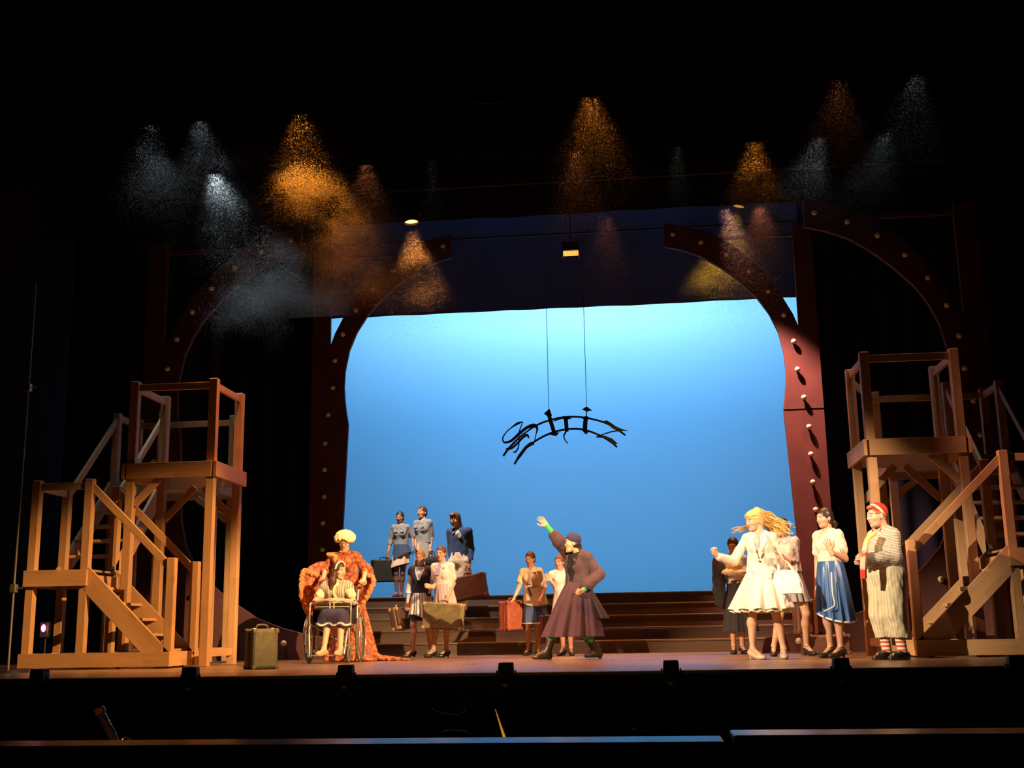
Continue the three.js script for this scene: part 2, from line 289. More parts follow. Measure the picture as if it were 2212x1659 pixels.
// the two lamps whose lenses show under a border
{
  const p = at(889, 481, -7.15); lamp([p.x, p.y, -7.15], [p.x + 0.6, 0, -6.9], 240, 27, [1, 0.32, 0.07], 'black stage lamp with glowing amber lens, hung above the left arch bracket', 'stage lamps over the stage', { glow: 9, pen: 0.4 });
  const q = at(1233, 546, -9.5);
  const t = thing('square_lamp', 'small square amber lamp glowing over the middle of the backdrop', 'stage light', [q.x, q.y, -9.5]);
  mesh('housing', merge([cyl(0.01, 0.01, 8.076 - q.y - 0.19, 8, 0, (8.076 - q.y + 0.19) / 2, 0), box(0.30, 0.16, 0.2, 0, 0.12, -0.05), box(0.012, 0.14, 0.2, -0.145, 0.0, -0.05), box(0.012, 0.14, 0.2, 0.145, 0.0, -0.05)]), MAT.blackMetal, t);
  mesh('lamp_lens', box(0.27, 0.09, 0.01, 0, -0.01, 0.0).rotateX(0.5), std(lin(0.05, 0.04, 0.02), 0.4, { emissive: lin(1, 0.42, 0.07), emissiveIntensity: 1.6 }), t);
  const l = new THREE.SpotLight(lin(1, 0.3, 0.1), 14, 0, 0.35, 0.5, 2); l.position.set(0, -0.05, 0.06); l.target.position.set(0, -3, 0.3); l.castShadow = true; l.shadow.radius = 3; l.name = 'lamp_beam'; t.add(l, l.target);
}
// ---------------------------------------------------------------- wooden stair towers
const pineTex = dataTex(512, 512, (u, v) => {
  const w = v + 0.02 * fbm(u * 2.2, v * 5, 4.4, 3), ring = 0.5 + 0.5 * Math.sin((w * 46 + 3 * fbm(u * 1.1, v * 7, 8.1, 3)) * 6.2832 * 0.5);
  const s = 0.84 + 0.06 * ring + 0.14 * fbm(u * 8, v * 120, 2.1, 3) + 0.12 * fbm(u * 1.5, v * 3, 9.3, 2), k = Math.pow(clamp01(noise(u * 5.5, v * 9.5, 6.6) * 2.2 - 0.9), 2) * 0.55;
  return [clamp01(s - k * 0.7), clamp01(s * 0.97 - k), clamp01(s * 0.93 - k)];
});
pineTex.repeat.set(0.6, 2.2);
const M_PINE = [1, 0.93, 1.07, 0.98].map((k) => std(lin(0.52 * k, 0.315 * k, 0.165 * k), 0.68, { map: pineTex }));
const M_DECK = std(lin(0.33, 0.21, 0.12), 0.75, { map: pineTex });
function stairTower(s, label) {
  const t = thing('stair_tower', label, 'stair tower', [0, 0, 0]);
  let k = 0;
  const P = (x, y, z) => V(s * x, y, z);
  const add = (name, a, b, deep, thick, hint) => mesh(name, bar(P(...a), P(...b), deep, thick, hint), M_PINE[k++ % 4], t);
  const post = (x, z, y0, y1, w = 0.1) => add('post', [x, y0, z], [x, y1, z], w, w, V(0, 0, 1));
  const X = V(1, 0, 0), Y = V(0, 1, 0);
  // main deck, 2.45 m up
  const xi = 3.95, xo = 4.97, zf = -3.36, zr = -4.30;
  for (const [x, z] of [[xi, zf], [xo, zf], [xi, zr], [xo, zr]]) post(x, z, 0.0, 3.5, 0.105);
  const rail = (name, a, b) => add(name, a, b, 0.085, 0.04, Y);
  rail('rail', [xi + 0.05, 3.42, zf], [xo - 0.05, 3.42, zf]);
  for (const x of [xi, xo]) rail('rail', [x, 3.42, zf - 0.05], [x, 3.42, zr + 0.05]);
  add('fascia', [xi - 0.03, 2.36, zf + 0.075], [xo + 0.03, 2.36, zf + 0.075], 0.19, 0.04, Y);
  add('fascia', [xi - 0.03, 2.36, zr - 0.075], [xo + 0.03, 2.36, zr - 0.075], 0.19, 0.04, Y);
  for (const x of [xi - 0.075, xo + 0.075]) add('fascia', [x, 2.36, zf + 0.09], [x, 2.36, zr - 0.09], 0.19, 0.04, Y);
  for (let i = 0; i < 6; i++) mesh('deck_board', bar(P(xi - 0.05, 2.43, zf - 0.02 - i * 0.165), P(xo + 0.05, 2.43, zf - 0.02 - i * 0.165), 0.025, 0.155, Y), M_DECK, t);
  for (const [x, d] of [[xi, 1], [xo, -1]]) for (const z of [zr]) add('brace', [x + d * 0.05, 1.85, z], [x + d * 0.45, 2.27, z], 0.09, 0.035, Y);
  add('brace', [xo - 0.05, 1.95, zf], [xo - 0.36, 2.27, zf], 0.09, 0.035, Y);
  add('bottom_rail', [xi, 0.16, zr + 0.05], [xi, 0.16, zf - 0.05], 0.09, 0.04, Y);
  add('bottom_rail', [xi + 0.05, 0.16, zr], [xo - 0.05, 0.16, zr], 0.09, 0.04, Y);
  // lower flight, rising away from the stage centre to a landing 1.15 m up
  const zs = [-2.88, -3.62], xn = 4.2, x2 = 5.26, x3 = 5.92;
  for (const z of zs) {
    post(xn, z, 0.02, 1.26); post(x2, z, 0.02, 2.22); post(x3, z, 0.02, 2.22);
    add('handrail', [xn + 0.02, 1.15, z], [x2 - 0.02, 2.14, z], 0.085, 0.04, Y);
    add('stringer', [xn + 0.03, 0.075, z + 0.03], [x2 + 0.02, 1.09, z + 0.03], 0.235, 0.04, Y);
    add('base_board', [xn - 0.05, 0.105, z + (z > -3 ? 0.072 : -0.072)], [x3 + 0.06, 0.105, z + (z > -3 ? 0.072 : -0.072)], 0.165, 0.04, Y);
    add('landing_beam', [x2 - 0.06, 1.05, z + (z > -3 ? 0.072 : -0.072)], [x3 + 0.06, 1.05, z + (z > -3 ? 0.072 : -0.072)], 0.19, 0.04, Y);
  }
  add('base_board', [xn, 0.105, zs[0]], [xn, 0.105, zs[1]], 0.165, 0.04, Y);
  add('base_board', [x3, 0.105, zs[0]], [x3, 0.105, zs[1]], 0.165, 0.04, Y);
  add('landing_beam', [x3 + 0.07, 1.05, zs[0] + 0.05], [x3 + 0.07, 1.05, zs[1] - 0.05], 0.19, 0.04, Y);
  add('landing_beam', [x2 - 0.07, 1.02, zs[0]], [x2 - 0.07, 1.02, zs[1]], 0.13, 0.04, Y);
  rail('rail', [x3, 2.14, zs[0] - 0.05], [x3, 2.14, zs[1] + 0.05]);
  rail('rail', [x2 + 0.05, 2.14, zs[0]], [x3 - 0.05, 2.14, zs[0]]);
  for (let i = 0; i < 5; i++) { const x = xn + 0.18 + i * 0.19, y = 0.2 + i * 0.182; mesh('tread', bar(P(x, y, zs[0] + 0.01), P(x, y, zs[1] + 0.05), 0.035, 0.21, Y), M_PINE[(k++) % 4], t); }
  for (let i = 0; i < 4; i++) { const x = x2 + 0.02 + i * 0.19; mesh('deck_board', bar(P(x, 1.135, zs[0] + 0.03), P(x, 1.135, zs[1] - 0.03), 0.025, 0.18, Y), M_DECK, t); }
  // upper flight, rising upstage from the landing to the rear deck
  const zt = -4.92;
  for (const x of [x2, x3]) {
    post(x, zt, 0.02, 3.42);
    add('handrail', [x, 2.12, zs[1] - 0.03], [x, 3.30, zt + 0.03], 0.085, 0.04, Y);
    add('stringer', [x + (x === x2 ? -0.03 : 0.03), 1.1, zs[1] + 0.02], [x + (x === x2 ? -0.03 : 0.03), 2.36, zt], 0.235, 0.04, Y);
  }
  for (let i = 0; i < 5; i++) { const z = zs[1] - 0.16 - i * 0.235, y = 1.36 + i * 0.21; mesh('tread', bar(P(x2 - 0.02, y, z), P(x3 + 0.02, y, z), 0.035, 0.22, Y), M_PINE[(k++) % 4], t); }
  // rear deck
  const zb = -5.62, xr = 4.5;
  for (const [x, z] of [[xr, zb], [x3, zb], [xr, zt]]) post(x, z, 0.02, z === zt ? 2.4 : 3.46);
  rail('rail', [x3, 3.36, zt - 0.05], [x3, 3.36, zb + 0.05]);
  rail('rail', [xr + 0.05, 3.36, zb], [x3 - 0.05, 3.36, zb]);
  rail('rail', [xr - 0.02, 3.34, zb + 0.05], [xi + 0.03, 3.34, zr - 0.05]);
  for (const z of [zt + 0.06, zb - 0.06]) add('fascia', [xr - 0.05, 2.36, z], [x3 + 0.06, 2.36, z], 0.19, 0.04, Y);
  for (const x of [xr - 0.06, x3 + 0.075]) add('fascia', [x, 2.36, zt], [x, 2.36, zb], 0.19, 0.04, Y);
  for (let i = 0; i < 4; i++) { const z = zt - 0.06 - i * 0.175; mesh('deck_board', bar(P(xr - 0.04, 2.43, z), P(x3 + 0.06, 2.43, z), 0.025, 0.165, Y), M_DECK, t); }
  add('brace', [xr + 0.05, 1.95, zb], [xr + 0.5, 2.28, zb], 0.09, 0.035, Y);
  add('bottom_rail', [xr + 0.05, 0.16, zb], [x3 - 0.05, 0.16, zb], 0.09, 0.04, Y);
  add('bottom_rail', [xr, 0.16, zt], [xr, 0.16, zb], 0.09, 0.04, Y);
  return t;
}
stairTower(-1, 'raw pine stair tower with rails and two flights at the left of the stage');
stairTower(1, 'raw pine stair tower behind the red capped person at the right of the stage');
// ---------------------------------------------------------------- hanging sign
{
  const SZ = -11, K = 4.365, w = at(1226, 930, SZ), t = thing('hanging_sign', 'black blackletter word sign on two curved bars hanging before the backdrop', 'sign', [w.x, w.y, SZ]);
  const pt = (x, y) => { const p = at(1060 + x / K, 640 + y / K, SZ); return new THREE.Vector2(p.x - w.x, p.y - w.y); };
  const M_SIGN = std(lin(0.012, 0.011, 0.022), 0.75), scale = pt(100, 0).distanceTo(pt(0, 0)) / 100;
  const ribbon = (list) => {                                    // [x, y, width] in a smooth stroke
    const c = new THREE.CatmullRomCurve3(list.map(([x, y, wd]) => { const p = pt(x, y); return V(p.x, p.y, (wd ?? 14) * scale * 0.5); }), false, 'centripetal'), N = 6 * list.length, l = [], r = [];
    for (let i = 0; i <= N; i++) { const p = c.getPoint(i / N), d = c.getTangent(i / N), n = Math.hypot(d.x, d.y) || 1; l.push(new THREE.Vector2(p.x - d.y / n * p.z, p.y + d.x / n * p.z)); r.push(new THREE.Vector2(p.x + d.y / n * p.z, p.y - d.x / n * p.z)); }
    return new THREE.Shape([...l, ...r.reverse()]);
  };
  const poly = (...list) => new THREE.Shape(list.map(([x, y]) => pt(x, y)));
  const ext = (shapes, name, dz = 0) => mesh(name, merge(shapes.map((s) => new THREE.ExtrudeGeometry(s, { depth: 0.035, bevelEnabled: false, curveSegments: 3 }).translate(0, 0, dz))), M_SIGN, t);
  ext([ribbon([[120, 1508, 16], [168, 1440, 18], [270, 1335, 14], [350, 1272, 12], [440, 1215, 15], [540, 1175, 15], [650, 1148, 15], [760, 1138, 15], [860, 1142, 15], [960, 1160, 15], [1060, 1188, 15], [1160, 1235, 15], [1270, 1312, 15]])], 'curved_bar');
  ext([ribbon([[225, 1585, 16], [290, 1475, 16], [400, 1382, 16], [500, 1322, 16], [620, 1275, 16], [760, 1251, 16], [870, 1258, 16], [960, 1285, 16], [1060, 1330, 16], [1150, 1387, 16], [1192, 1425, 15]])], 'curved_bar');
  ext([ribbon([[305, 1188, 6], [262, 1200, 20], [200, 1240, 9], [145, 1290, 8], [115, 1345, 10], [130, 1380, 15], [190, 1368, 20], [270, 1300, 24], [350, 1238, 26], [415, 1222, 32], [440, 1248, 20], [430, 1300, 8], [415, 1372, 7]]),
    ribbon([[305, 1188, 6], [285, 1240, 8], [266, 1300, 9], [270, 1370, 9], [258, 1440, 10], [232, 1472, 12], [216, 1470, 10]]), ribbon([[146, 1438, 8], [190, 1440, 15], [250, 1392, 17], [310, 1330, 19], [345, 1312, 22], [362, 1340, 12]]),
    ribbon([[225, 1585, 8], [290, 1488, 26], [345, 1420, 26], [395, 1392, 30], [408, 1405, 8]])], 'letter', 0.02);
  ext([ribbon([[538, 1085, 34], [570, 1190, 36], [602, 1300, 34]]), poly([503, 1110], [556, 1063], [580, 1130], [545, 1140]), poly([556, 1306], [586, 1290], [646, 1288], [620, 1320], [596, 1316]),
    ribbon([[594, 1182, 8], [640, 1162, 12], [690, 1146, 20]]), poly([662, 1150], [686, 1131], [764, 1156], [705, 1172]), ribbon([[708, 1150, 34], [714, 1215, 36], [718, 1280, 32]]), ribbon([[712, 1278, 14], [691, 1320, 12], [704, 1362, 10], [728, 1388, 9]])], 'letter', 0.02);
  ext([ribbon([[897, 1150, 36], [892, 1210, 40], [888, 1275, 40]]), poly([856, 1150], [903, 1130], [944, 1155], [900, 1174]), poly([860, 1266], [936, 1272], [898, 1306]), poly([907, 1044], [954, 1078], [907, 1090], [862, 1070]), ribbon([[906, 1086, 9], [904, 1112, 9], [902, 1140, 9]])], 'letter', 0.02);
  ext([poly([1040, 1190], [1096, 1174], [1130, 1194], [1180, 1230], [1230, 1252], [1292, 1271], [1205, 1274], [1150, 1250], [1095, 1202]), ribbon([[1212, 1270, 9], [1150, 1278, 10], [1070, 1302, 9], [1005, 1330, 8]]), poly([988, 1332], [1030, 1311], [1090, 1324], [1145, 1345], [1198, 1392], [1158, 1402], [1115, 1362], [1050, 1337])], 'letter', 0.02);
  tag(mesh('sign_batten', cyl(0.02, 0.02, 16.98, 10).rotateZ(Math.PI / 2).translate(0, at(1221, 664, SZ).y + 1.46, SZ + 0.03), MAT.blackMetal), 'black pipe the hanging sign is tied to', 'pipe');
  for (const [a, b] of [[[527, 120], [548, 1070]], [[877, 105], [905, 1046]]]) {
    const A = pt(...a), B = pt(...b), T = A.clone().add(A.clone().sub(B).multiplyScalar(0.75));
    mesh('hanging_wire', tube([V(B.x, B.y, 0.03), V((B.x + T.x) / 2, (B.y + T.y) / 2, 0.03), V(T.x, T.y, 0.03)], 0.0055, 4, 5), std(lin(0.03, 0.03, 0.035), 0.5), t);
  }
}
// ---------------------------------------------------------------- footlights along the stage edge
const M_HOUS = std(lin(0.008, 0.008, 0.009), 0.6), M_CREAM = std(lin(0.6, 0.55, 0.42), 0.6);
const FOOT_LABEL = ['leftmost footlight, in the dark below the stair tower', 'footlight below the newel of the left stair tower', 'footlight before the wheelchair', 'footlight left of the figure with the raised arm', 'footlight at the empty middle right of the stage edge', 'footlight below the woman in the blue satin skirt', 'footlight at the right end of the stage edge'];
for (let i = 0; i < 7; i++) {
  const t = thing('footlight', 'black box ' + FOOT_LABEL[i], 'footlight', [0.068 + (i - 3) * 1.408, 0, 0.13], rr(-0.06, 0.06), 'footlights along the stage edge');
  const g = rbox(0.145, 0.15, 0.12, 0.012, 0, 0.012, 0), p = g.attributes.position;
  for (let j = 0; j < p.count; j++) if (p.getY(j) > 0.05) p.setX(j, p.getX(j) * 0.86);
  g.computeVertexNormals();
  mesh('housing', g, M_HOUS, t);
  mesh('bracket', merge([box(0.012, 0.1, 0.03, -0.08, -0.03, 0), box(0.012, 0.1, 0.03, 0.08, -0.03, 0), box(0.172, 0.012, 0.03, 0, -0.085, 0)]), M_HOUS, t);
  mesh('plug', cyl(0.014, 0.014, 0.04, 10).rotateZ(Math.PI / 2).translate(-0.01, -0.105, 0.02), M_CREAM, t);
  mesh('cable', tube([V(-0.01, -0.11, 0.0), V(-0.02, -0.2, -0.02), V(-0.03, -0.32, -0.05)], 0.005, 10, 5), M_HOUS, t);
}
// ---------------------------------------------------------------- offstage left: boom pipe and a small glowing indicator
{
  const a = at(42, 1100, -1.9), t = thing('boom_pipe', 'thin steel boom pipe standing in the dark at the far left', 'pipe', [a.x, 0, -1.9]), M_STEEL = std(lin(0.30, 0.27, 0.22), 0.35, { metalness: 0.6 });
  mesh('pole', cyl(0.014, 0.014, 4.4, 10, 0, 2.2, 0), M_STEEL, t);
  for (const y of [0.9, 3.15]) mesh('clamp', merge([rbox(0.07, 0.09, 0.07, 0.01, 0, y, 0), cyl(0.008, 0.008, 0.1, 8).rotateZ(1.57).translate(0.05, y, 0)]), M_STEEL, t);
  mesh('base', cyl(0.22, 0.2, 0.03, 24, 0, 0.015, 0), MAT.blackMetal, t);
  const b = at(93, 1357, -5.1), q = thing('indicator_light', 'small glowing pink indicator light in the dark under the left stair tower', 'light', [b.x, b.y, -5.1]);
  mesh('stand', merge([box(0.12, 0.2, 0.1, 0, -0.02, -0.08), cyl(0.015, 0.015, b.y - 0.1, 8, 0, -b.y / 2 - 0.06, -0.08), cyl(0.12, 0.1, 0.02, 16, 0, -b.y + 0.01, -0.08)]), MAT.blackMetal, q);
  mesh('lamp_lens', ball(0.042, 0, 0, -0.02, 12, 8).scale(0.8, 1.3, 0.6), std(lin(0.3, 0.05, 0.1), 0.3, { emissive: lin(1, 0.3, 0.42), emissiveIntensity: 2.2 }), q);
  const l = new THREE.PointLight(lin(1, 0.2, 0.3), 0.25); l.position.set(0, 0, 0.03); l.castShadow = true; l.name = 'indicator_lamp'; q.add(l);
}
// ---------------------------------------------------------------- orchestra pit: rail and what shows above it
{
  const M_RAIL = std(lin(0.26, 0.25, 0.26), 0.3);
  const railPiece = (x0, x1, y, z, label) => {
    const t = thing('pit_rail', label, 'railing', [(x0 + x1) / 2, y, z], 0, 'pit rail pieces');
    mesh('cap', rbox(x1 - x0, 0.025, 0.19, 0.006, 0, 0, -0.03), M_RAIL, t);
    mesh('panel', box(x1 - x0, 1.3, 0.03, 0, -0.66, -0.01), MAT.black, t);
  };
  railPiece(-4.6, 1.475, 0.018, 6.95, 'black pit rail piece with a blue gleam on its cap, left of the joint');
  railPiece(1.50, 5.2, 0.034, 6.95, 'black pit rail piece right of the joint, its cap slightly higher');
  const pp = (x, y, z = 4) => at(x, y, z), rel = (t, q) => q.clone().sub(t.position);
  // bassoon
  let t = thing('bassoon', 'dark red brown bassoon with small keys leaning in the pit at the left', 'bassoon', pp(250, 1606).toArray());
  mesh('joint', merge([tube([rel(t, pp(213, 1530)), rel(t, pp(224, 1553)), rel(t, pp(236, 1577)), rel(t, pp(252, 1612)), rel(t, pp(264, 1650))], 0.024, 20, 10)]), phys(lin(0.035, 0.012, 0.008), 0.25, { clearcoat: 0.5 }), t);
  mesh('bell', tube([rel(t, pp(213, 1530)), rel(t, pp(219, 1541))], 0.03, 4, 10), phys(lin(0.16, 0.03, 0.02), 0.25), t);
  const M_KEY = std(lin(0.65, 0.6, 0.52), 0.25, { metalness: 1 }), M_BRASS = std(lin(0.8, 0.55, 0.22), 0.25, { metalness: 1 });
  for (const [x, y] of [[214, 1531], [227, 1540], [207, 1543], [250, 1584], [244, 1603]]) mesh('key', ball(0.006, ...rel(t, pp(x, y, 4.03)).toArray(), 8, 6), M_KEY, t);
  mesh('key_rod', tube([rel(t, pp(231, 1556, 4.03)), rel(t, pp(244, 1572, 4.03)), rel(t, pp(250, 1584, 4.03)), rel(t, pp(257, 1604, 4.03))], 0.0035, 14, 6), M_BRASS, t);
  t = thing('brass_horn', 'curved brass tube of a horn beside the bassoon in the pit', 'horn', pp(272, 1612).toArray());
  mesh('tubing', tube([[258, 1640], [261, 1604], [266, 1595], [273, 1592.5], [280, 1596], [283, 1604], [286, 1640]].map(([x, y]) => rel(t, pp(x, y))), 0.0055, 40, 8), M_BRASS, t);
  mesh('ferrule', tube([rel(t, pp(262.5, 1600)), rel(t, pp(266, 1594.5))], 0.008, 3, 8), M_KEY, t);
  // stick and cable, curly head top
  t = thing('wooden_stick', 'tapered yellow wooden stick leaning in the pit left of centre', 'stick', pp(1092, 1602).toArray());
  { const a = rel(t, pp(1096, 1612)), b = rel(t, pp(1070, 1532)); const g = cyl(0.011, 0.002, a.distanceTo(b), 10); g.applyQuaternion(new THREE.Quaternion().setFromUnitVectors(V(0, 1, 0), b.clone().sub(a).normalize())); const m = a.clone().add(b).multiplyScalar(0.5); g.translate(m.x, m.y, m.z); mesh('shaft', g, std(lin(0.75, 0.45, 0.14), 0.5), t); mesh('butt', ball(0.012, ...a.toArray(), 10, 8), std(lin(0.75, 0.45, 0.14), 0.5), t); }
  t = thing('loose_cable', 'pale sagging cable hanging under the stage edge left of centre', 'cable', pp(970, 1540, 0.1).toArray());
  mesh('loop', tube([[934, 1530], [942, 1536], [955, 1539.5], [968, 1541.5], [983, 1544], [996, 1541], [1003, 1535], [1007, 1529]].map(([x, y]) => rel(t, pp(x, y, 0.08))), 0.0055, 40, 6), std(lin(0.5, 0.4, 0.28), 0.6), t);
  t = thing('straw_hat', 'top of a golden straw hat just above the pit rail', 'hat', pp(982, 1606, 5.6).toArray());
  mesh('crown', lathe([[0.001, 0.055], [0.045, 0.05], [0.07, 0.03], [0.08, 0.0], [0.082, -0.06]], 28), std(lin(0.36, 0.2, 0.06), 0.9, { bumpMap: plankTex, bumpScale: 0.004 }), t);
  mesh('brim', lathe([[0.08, -0.058], [0.13, -0.064], [0.13, -0.068], [0.08, -0.064]], 28), std(lin(0.36, 0.2, 0.06), 0.9), t);
  // small lamps clipped to music stands below the rail
  [[250, 4.35, 'left'], [1090, 4.4, 'right']].forEach(([px, z, side]) => {
    const p = pp(px + 12, 1640, z), q = thing('stand_lamp', `small clip lamp on a music stand below the pit rail, ${side} of two`, 'lamp', [p.x, -0.42, z + 0.25]);
    mesh('stand', merge([cyl(0.01, 0.01, 1.1, 8, 0, -0.57, -0.05), cyl(0.16, 0.14, 0.02, 16, 0, -1.12, -0.05), box(0.3, 0.2, 0.01, 0, -0.08, -0.06)]), MAT.blackMetal, q);
    mesh('shade', cyl(0.045, 0.02, 0.06, 12).rotateX(0.9), MAT.blackMetal, q); mesh('lamp_bulb', ball(0.016, 0, 0.01, -0.045, 10, 8), std(lin(0.5, 0.4, 0.2), 0.3, { emissive: lin(1, 0.66, 0.3), emissiveIntensity: 3 }), q);
    const l = new THREE.SpotLight(lin(1, 0.68, 0.34), side === 'left' ? 0.5 : 1.1, 0, 1.0, 0.6, 2); l.position.set(0, 0.01, -0.07); l.target.position.set(-0.03, 0.24, -0.35); l.castShadow = true; l.name = 'lamp_beam'; q.add(l, l.target);
  });
  // two slender stands with brass tips
  [[1364, 1548, 1368, 1577, 'slender chrome stand with brass tip in the pit, left of a pair'], [1382, 1540, 1387, 1580, 'slender chrome stand with brass tip in the pit, right of a pair']].forEach(([x0, y0, x1, y1, label]) => {
    const q = thing('slender_stand', label, 'stand', pp(x1, 1640, 4.5).toArray(), 0, 'stands in the pit');
    mesh('shaft', tube([rel(q, pp(x1, 1640, 4.5)), rel(q, pp(x1 - 1, 1590, 4.5)), rel(q, pp(x0, y0 - 4, 4.5))], 0.0045, 8, 8), MAT.blackMetal, q);
    mesh('sleeve', tube([rel(q, pp(x0 + 0.5, y0 + 12, 4.5)), rel(q, pp(x0, y0, 4.5))], 0.0055, 3, 8), M_KEY, q);
    mesh('tip', ball(0.008, ...rel(q, pp(x1 + 1, y1, 4.52)).toArray(), 10, 8).scale(1, 1, 1), M_BRASS, q);
  });
}
// ---------------------------------------------------------------- suitcases
const leatherTex = dataTex(256, 256, (u, v) => { const s = 0.82 + 0.22 * fbm(u * 7, v * 7, 5.5, 4) + 0.1 * noise(u * 70, v * 70, 9); return [clamp01(s), clamp01(s), clamp01(s)]; });
leatherTex.repeat.set(1, 1);
const M_LATCH = std(lin(0.55, 0.45, 0.25), 0.35, { metalness: 0.9 });
// w along x, h up, d along z; handle on top; origin at the middle of the bottom
function suitcase(w, h, d, c, label, { trim = [c[0] * 0.6, c[1] * 0.6, c[2] * 0.6], strap = null, corners = true, rough = 0.6, feet = false } = {}) {
  const t = thing('suitcase', label, 'suitcase'), M = std(lin(...c), rough, { map: leatherTex }), T = std(lin(...trim), 0.55);
  const r = Math.min(w, h, d) * 0.16;
  mesh('shell', rbox(w, h, d * 0.6, Math.min(r, d * 0.2), 0, h / 2, -d * 0.2, 3), M, t);
  mesh('lid', rbox(w * 0.996, h * 0.996, d * 0.392, Math.min(r, d * 0.18), 0, h / 2, d * 0.304, 3), M, t);
  mesh('seam', rbox(w + 0.006, h + 0.006, 0.012, 0.005, 0, h / 2, d * 0.104), T, t);
  if (corners) { const gs = []; for (const x of [-1, 1]) for (const y of [0, 1]) for (const z of [-1, 1]) gs.push(rbox(0.055, 0.055, 0.055, 0.018, x * (w / 2 - 0.024), y * h + (y ? -0.024 : 0.024), z * (d / 2 - 0.024))); gs.forEach((g) => mesh('corner_cap', g, T, t)); }
  mesh('handle', tube([V(-0.065, h, 0), V(-0.06, h + 0.03, 0), V(-0.03, h + 0.042, 0), V(0.03, h + 0.042, 0), V(0.06, h + 0.03, 0), V(0.065, h, 0)], 0.011, 20, 8), T, t);
  for (const x of [-1, 1]) mesh('latch', rbox(0.035, 0.012, 0.05, 0.004, x * w * 0.34, h + 0.004, d * 0.1), M_LATCH, t);
  if (strap) for (const x of strap.at) mesh('strap', rbox(0.045, h + 0.012, d + 0.012, 0.006, x * w, h / 2, 0), std(lin(...strap.c), 0.6), t);
  return t;
}
const put = (o, x, y, z, ry = 0, rz = 0, rx = 0) => { o.position.set(x, y, z); o.rotation.set(rx, ry, rz, 'YXZ'); return o; };
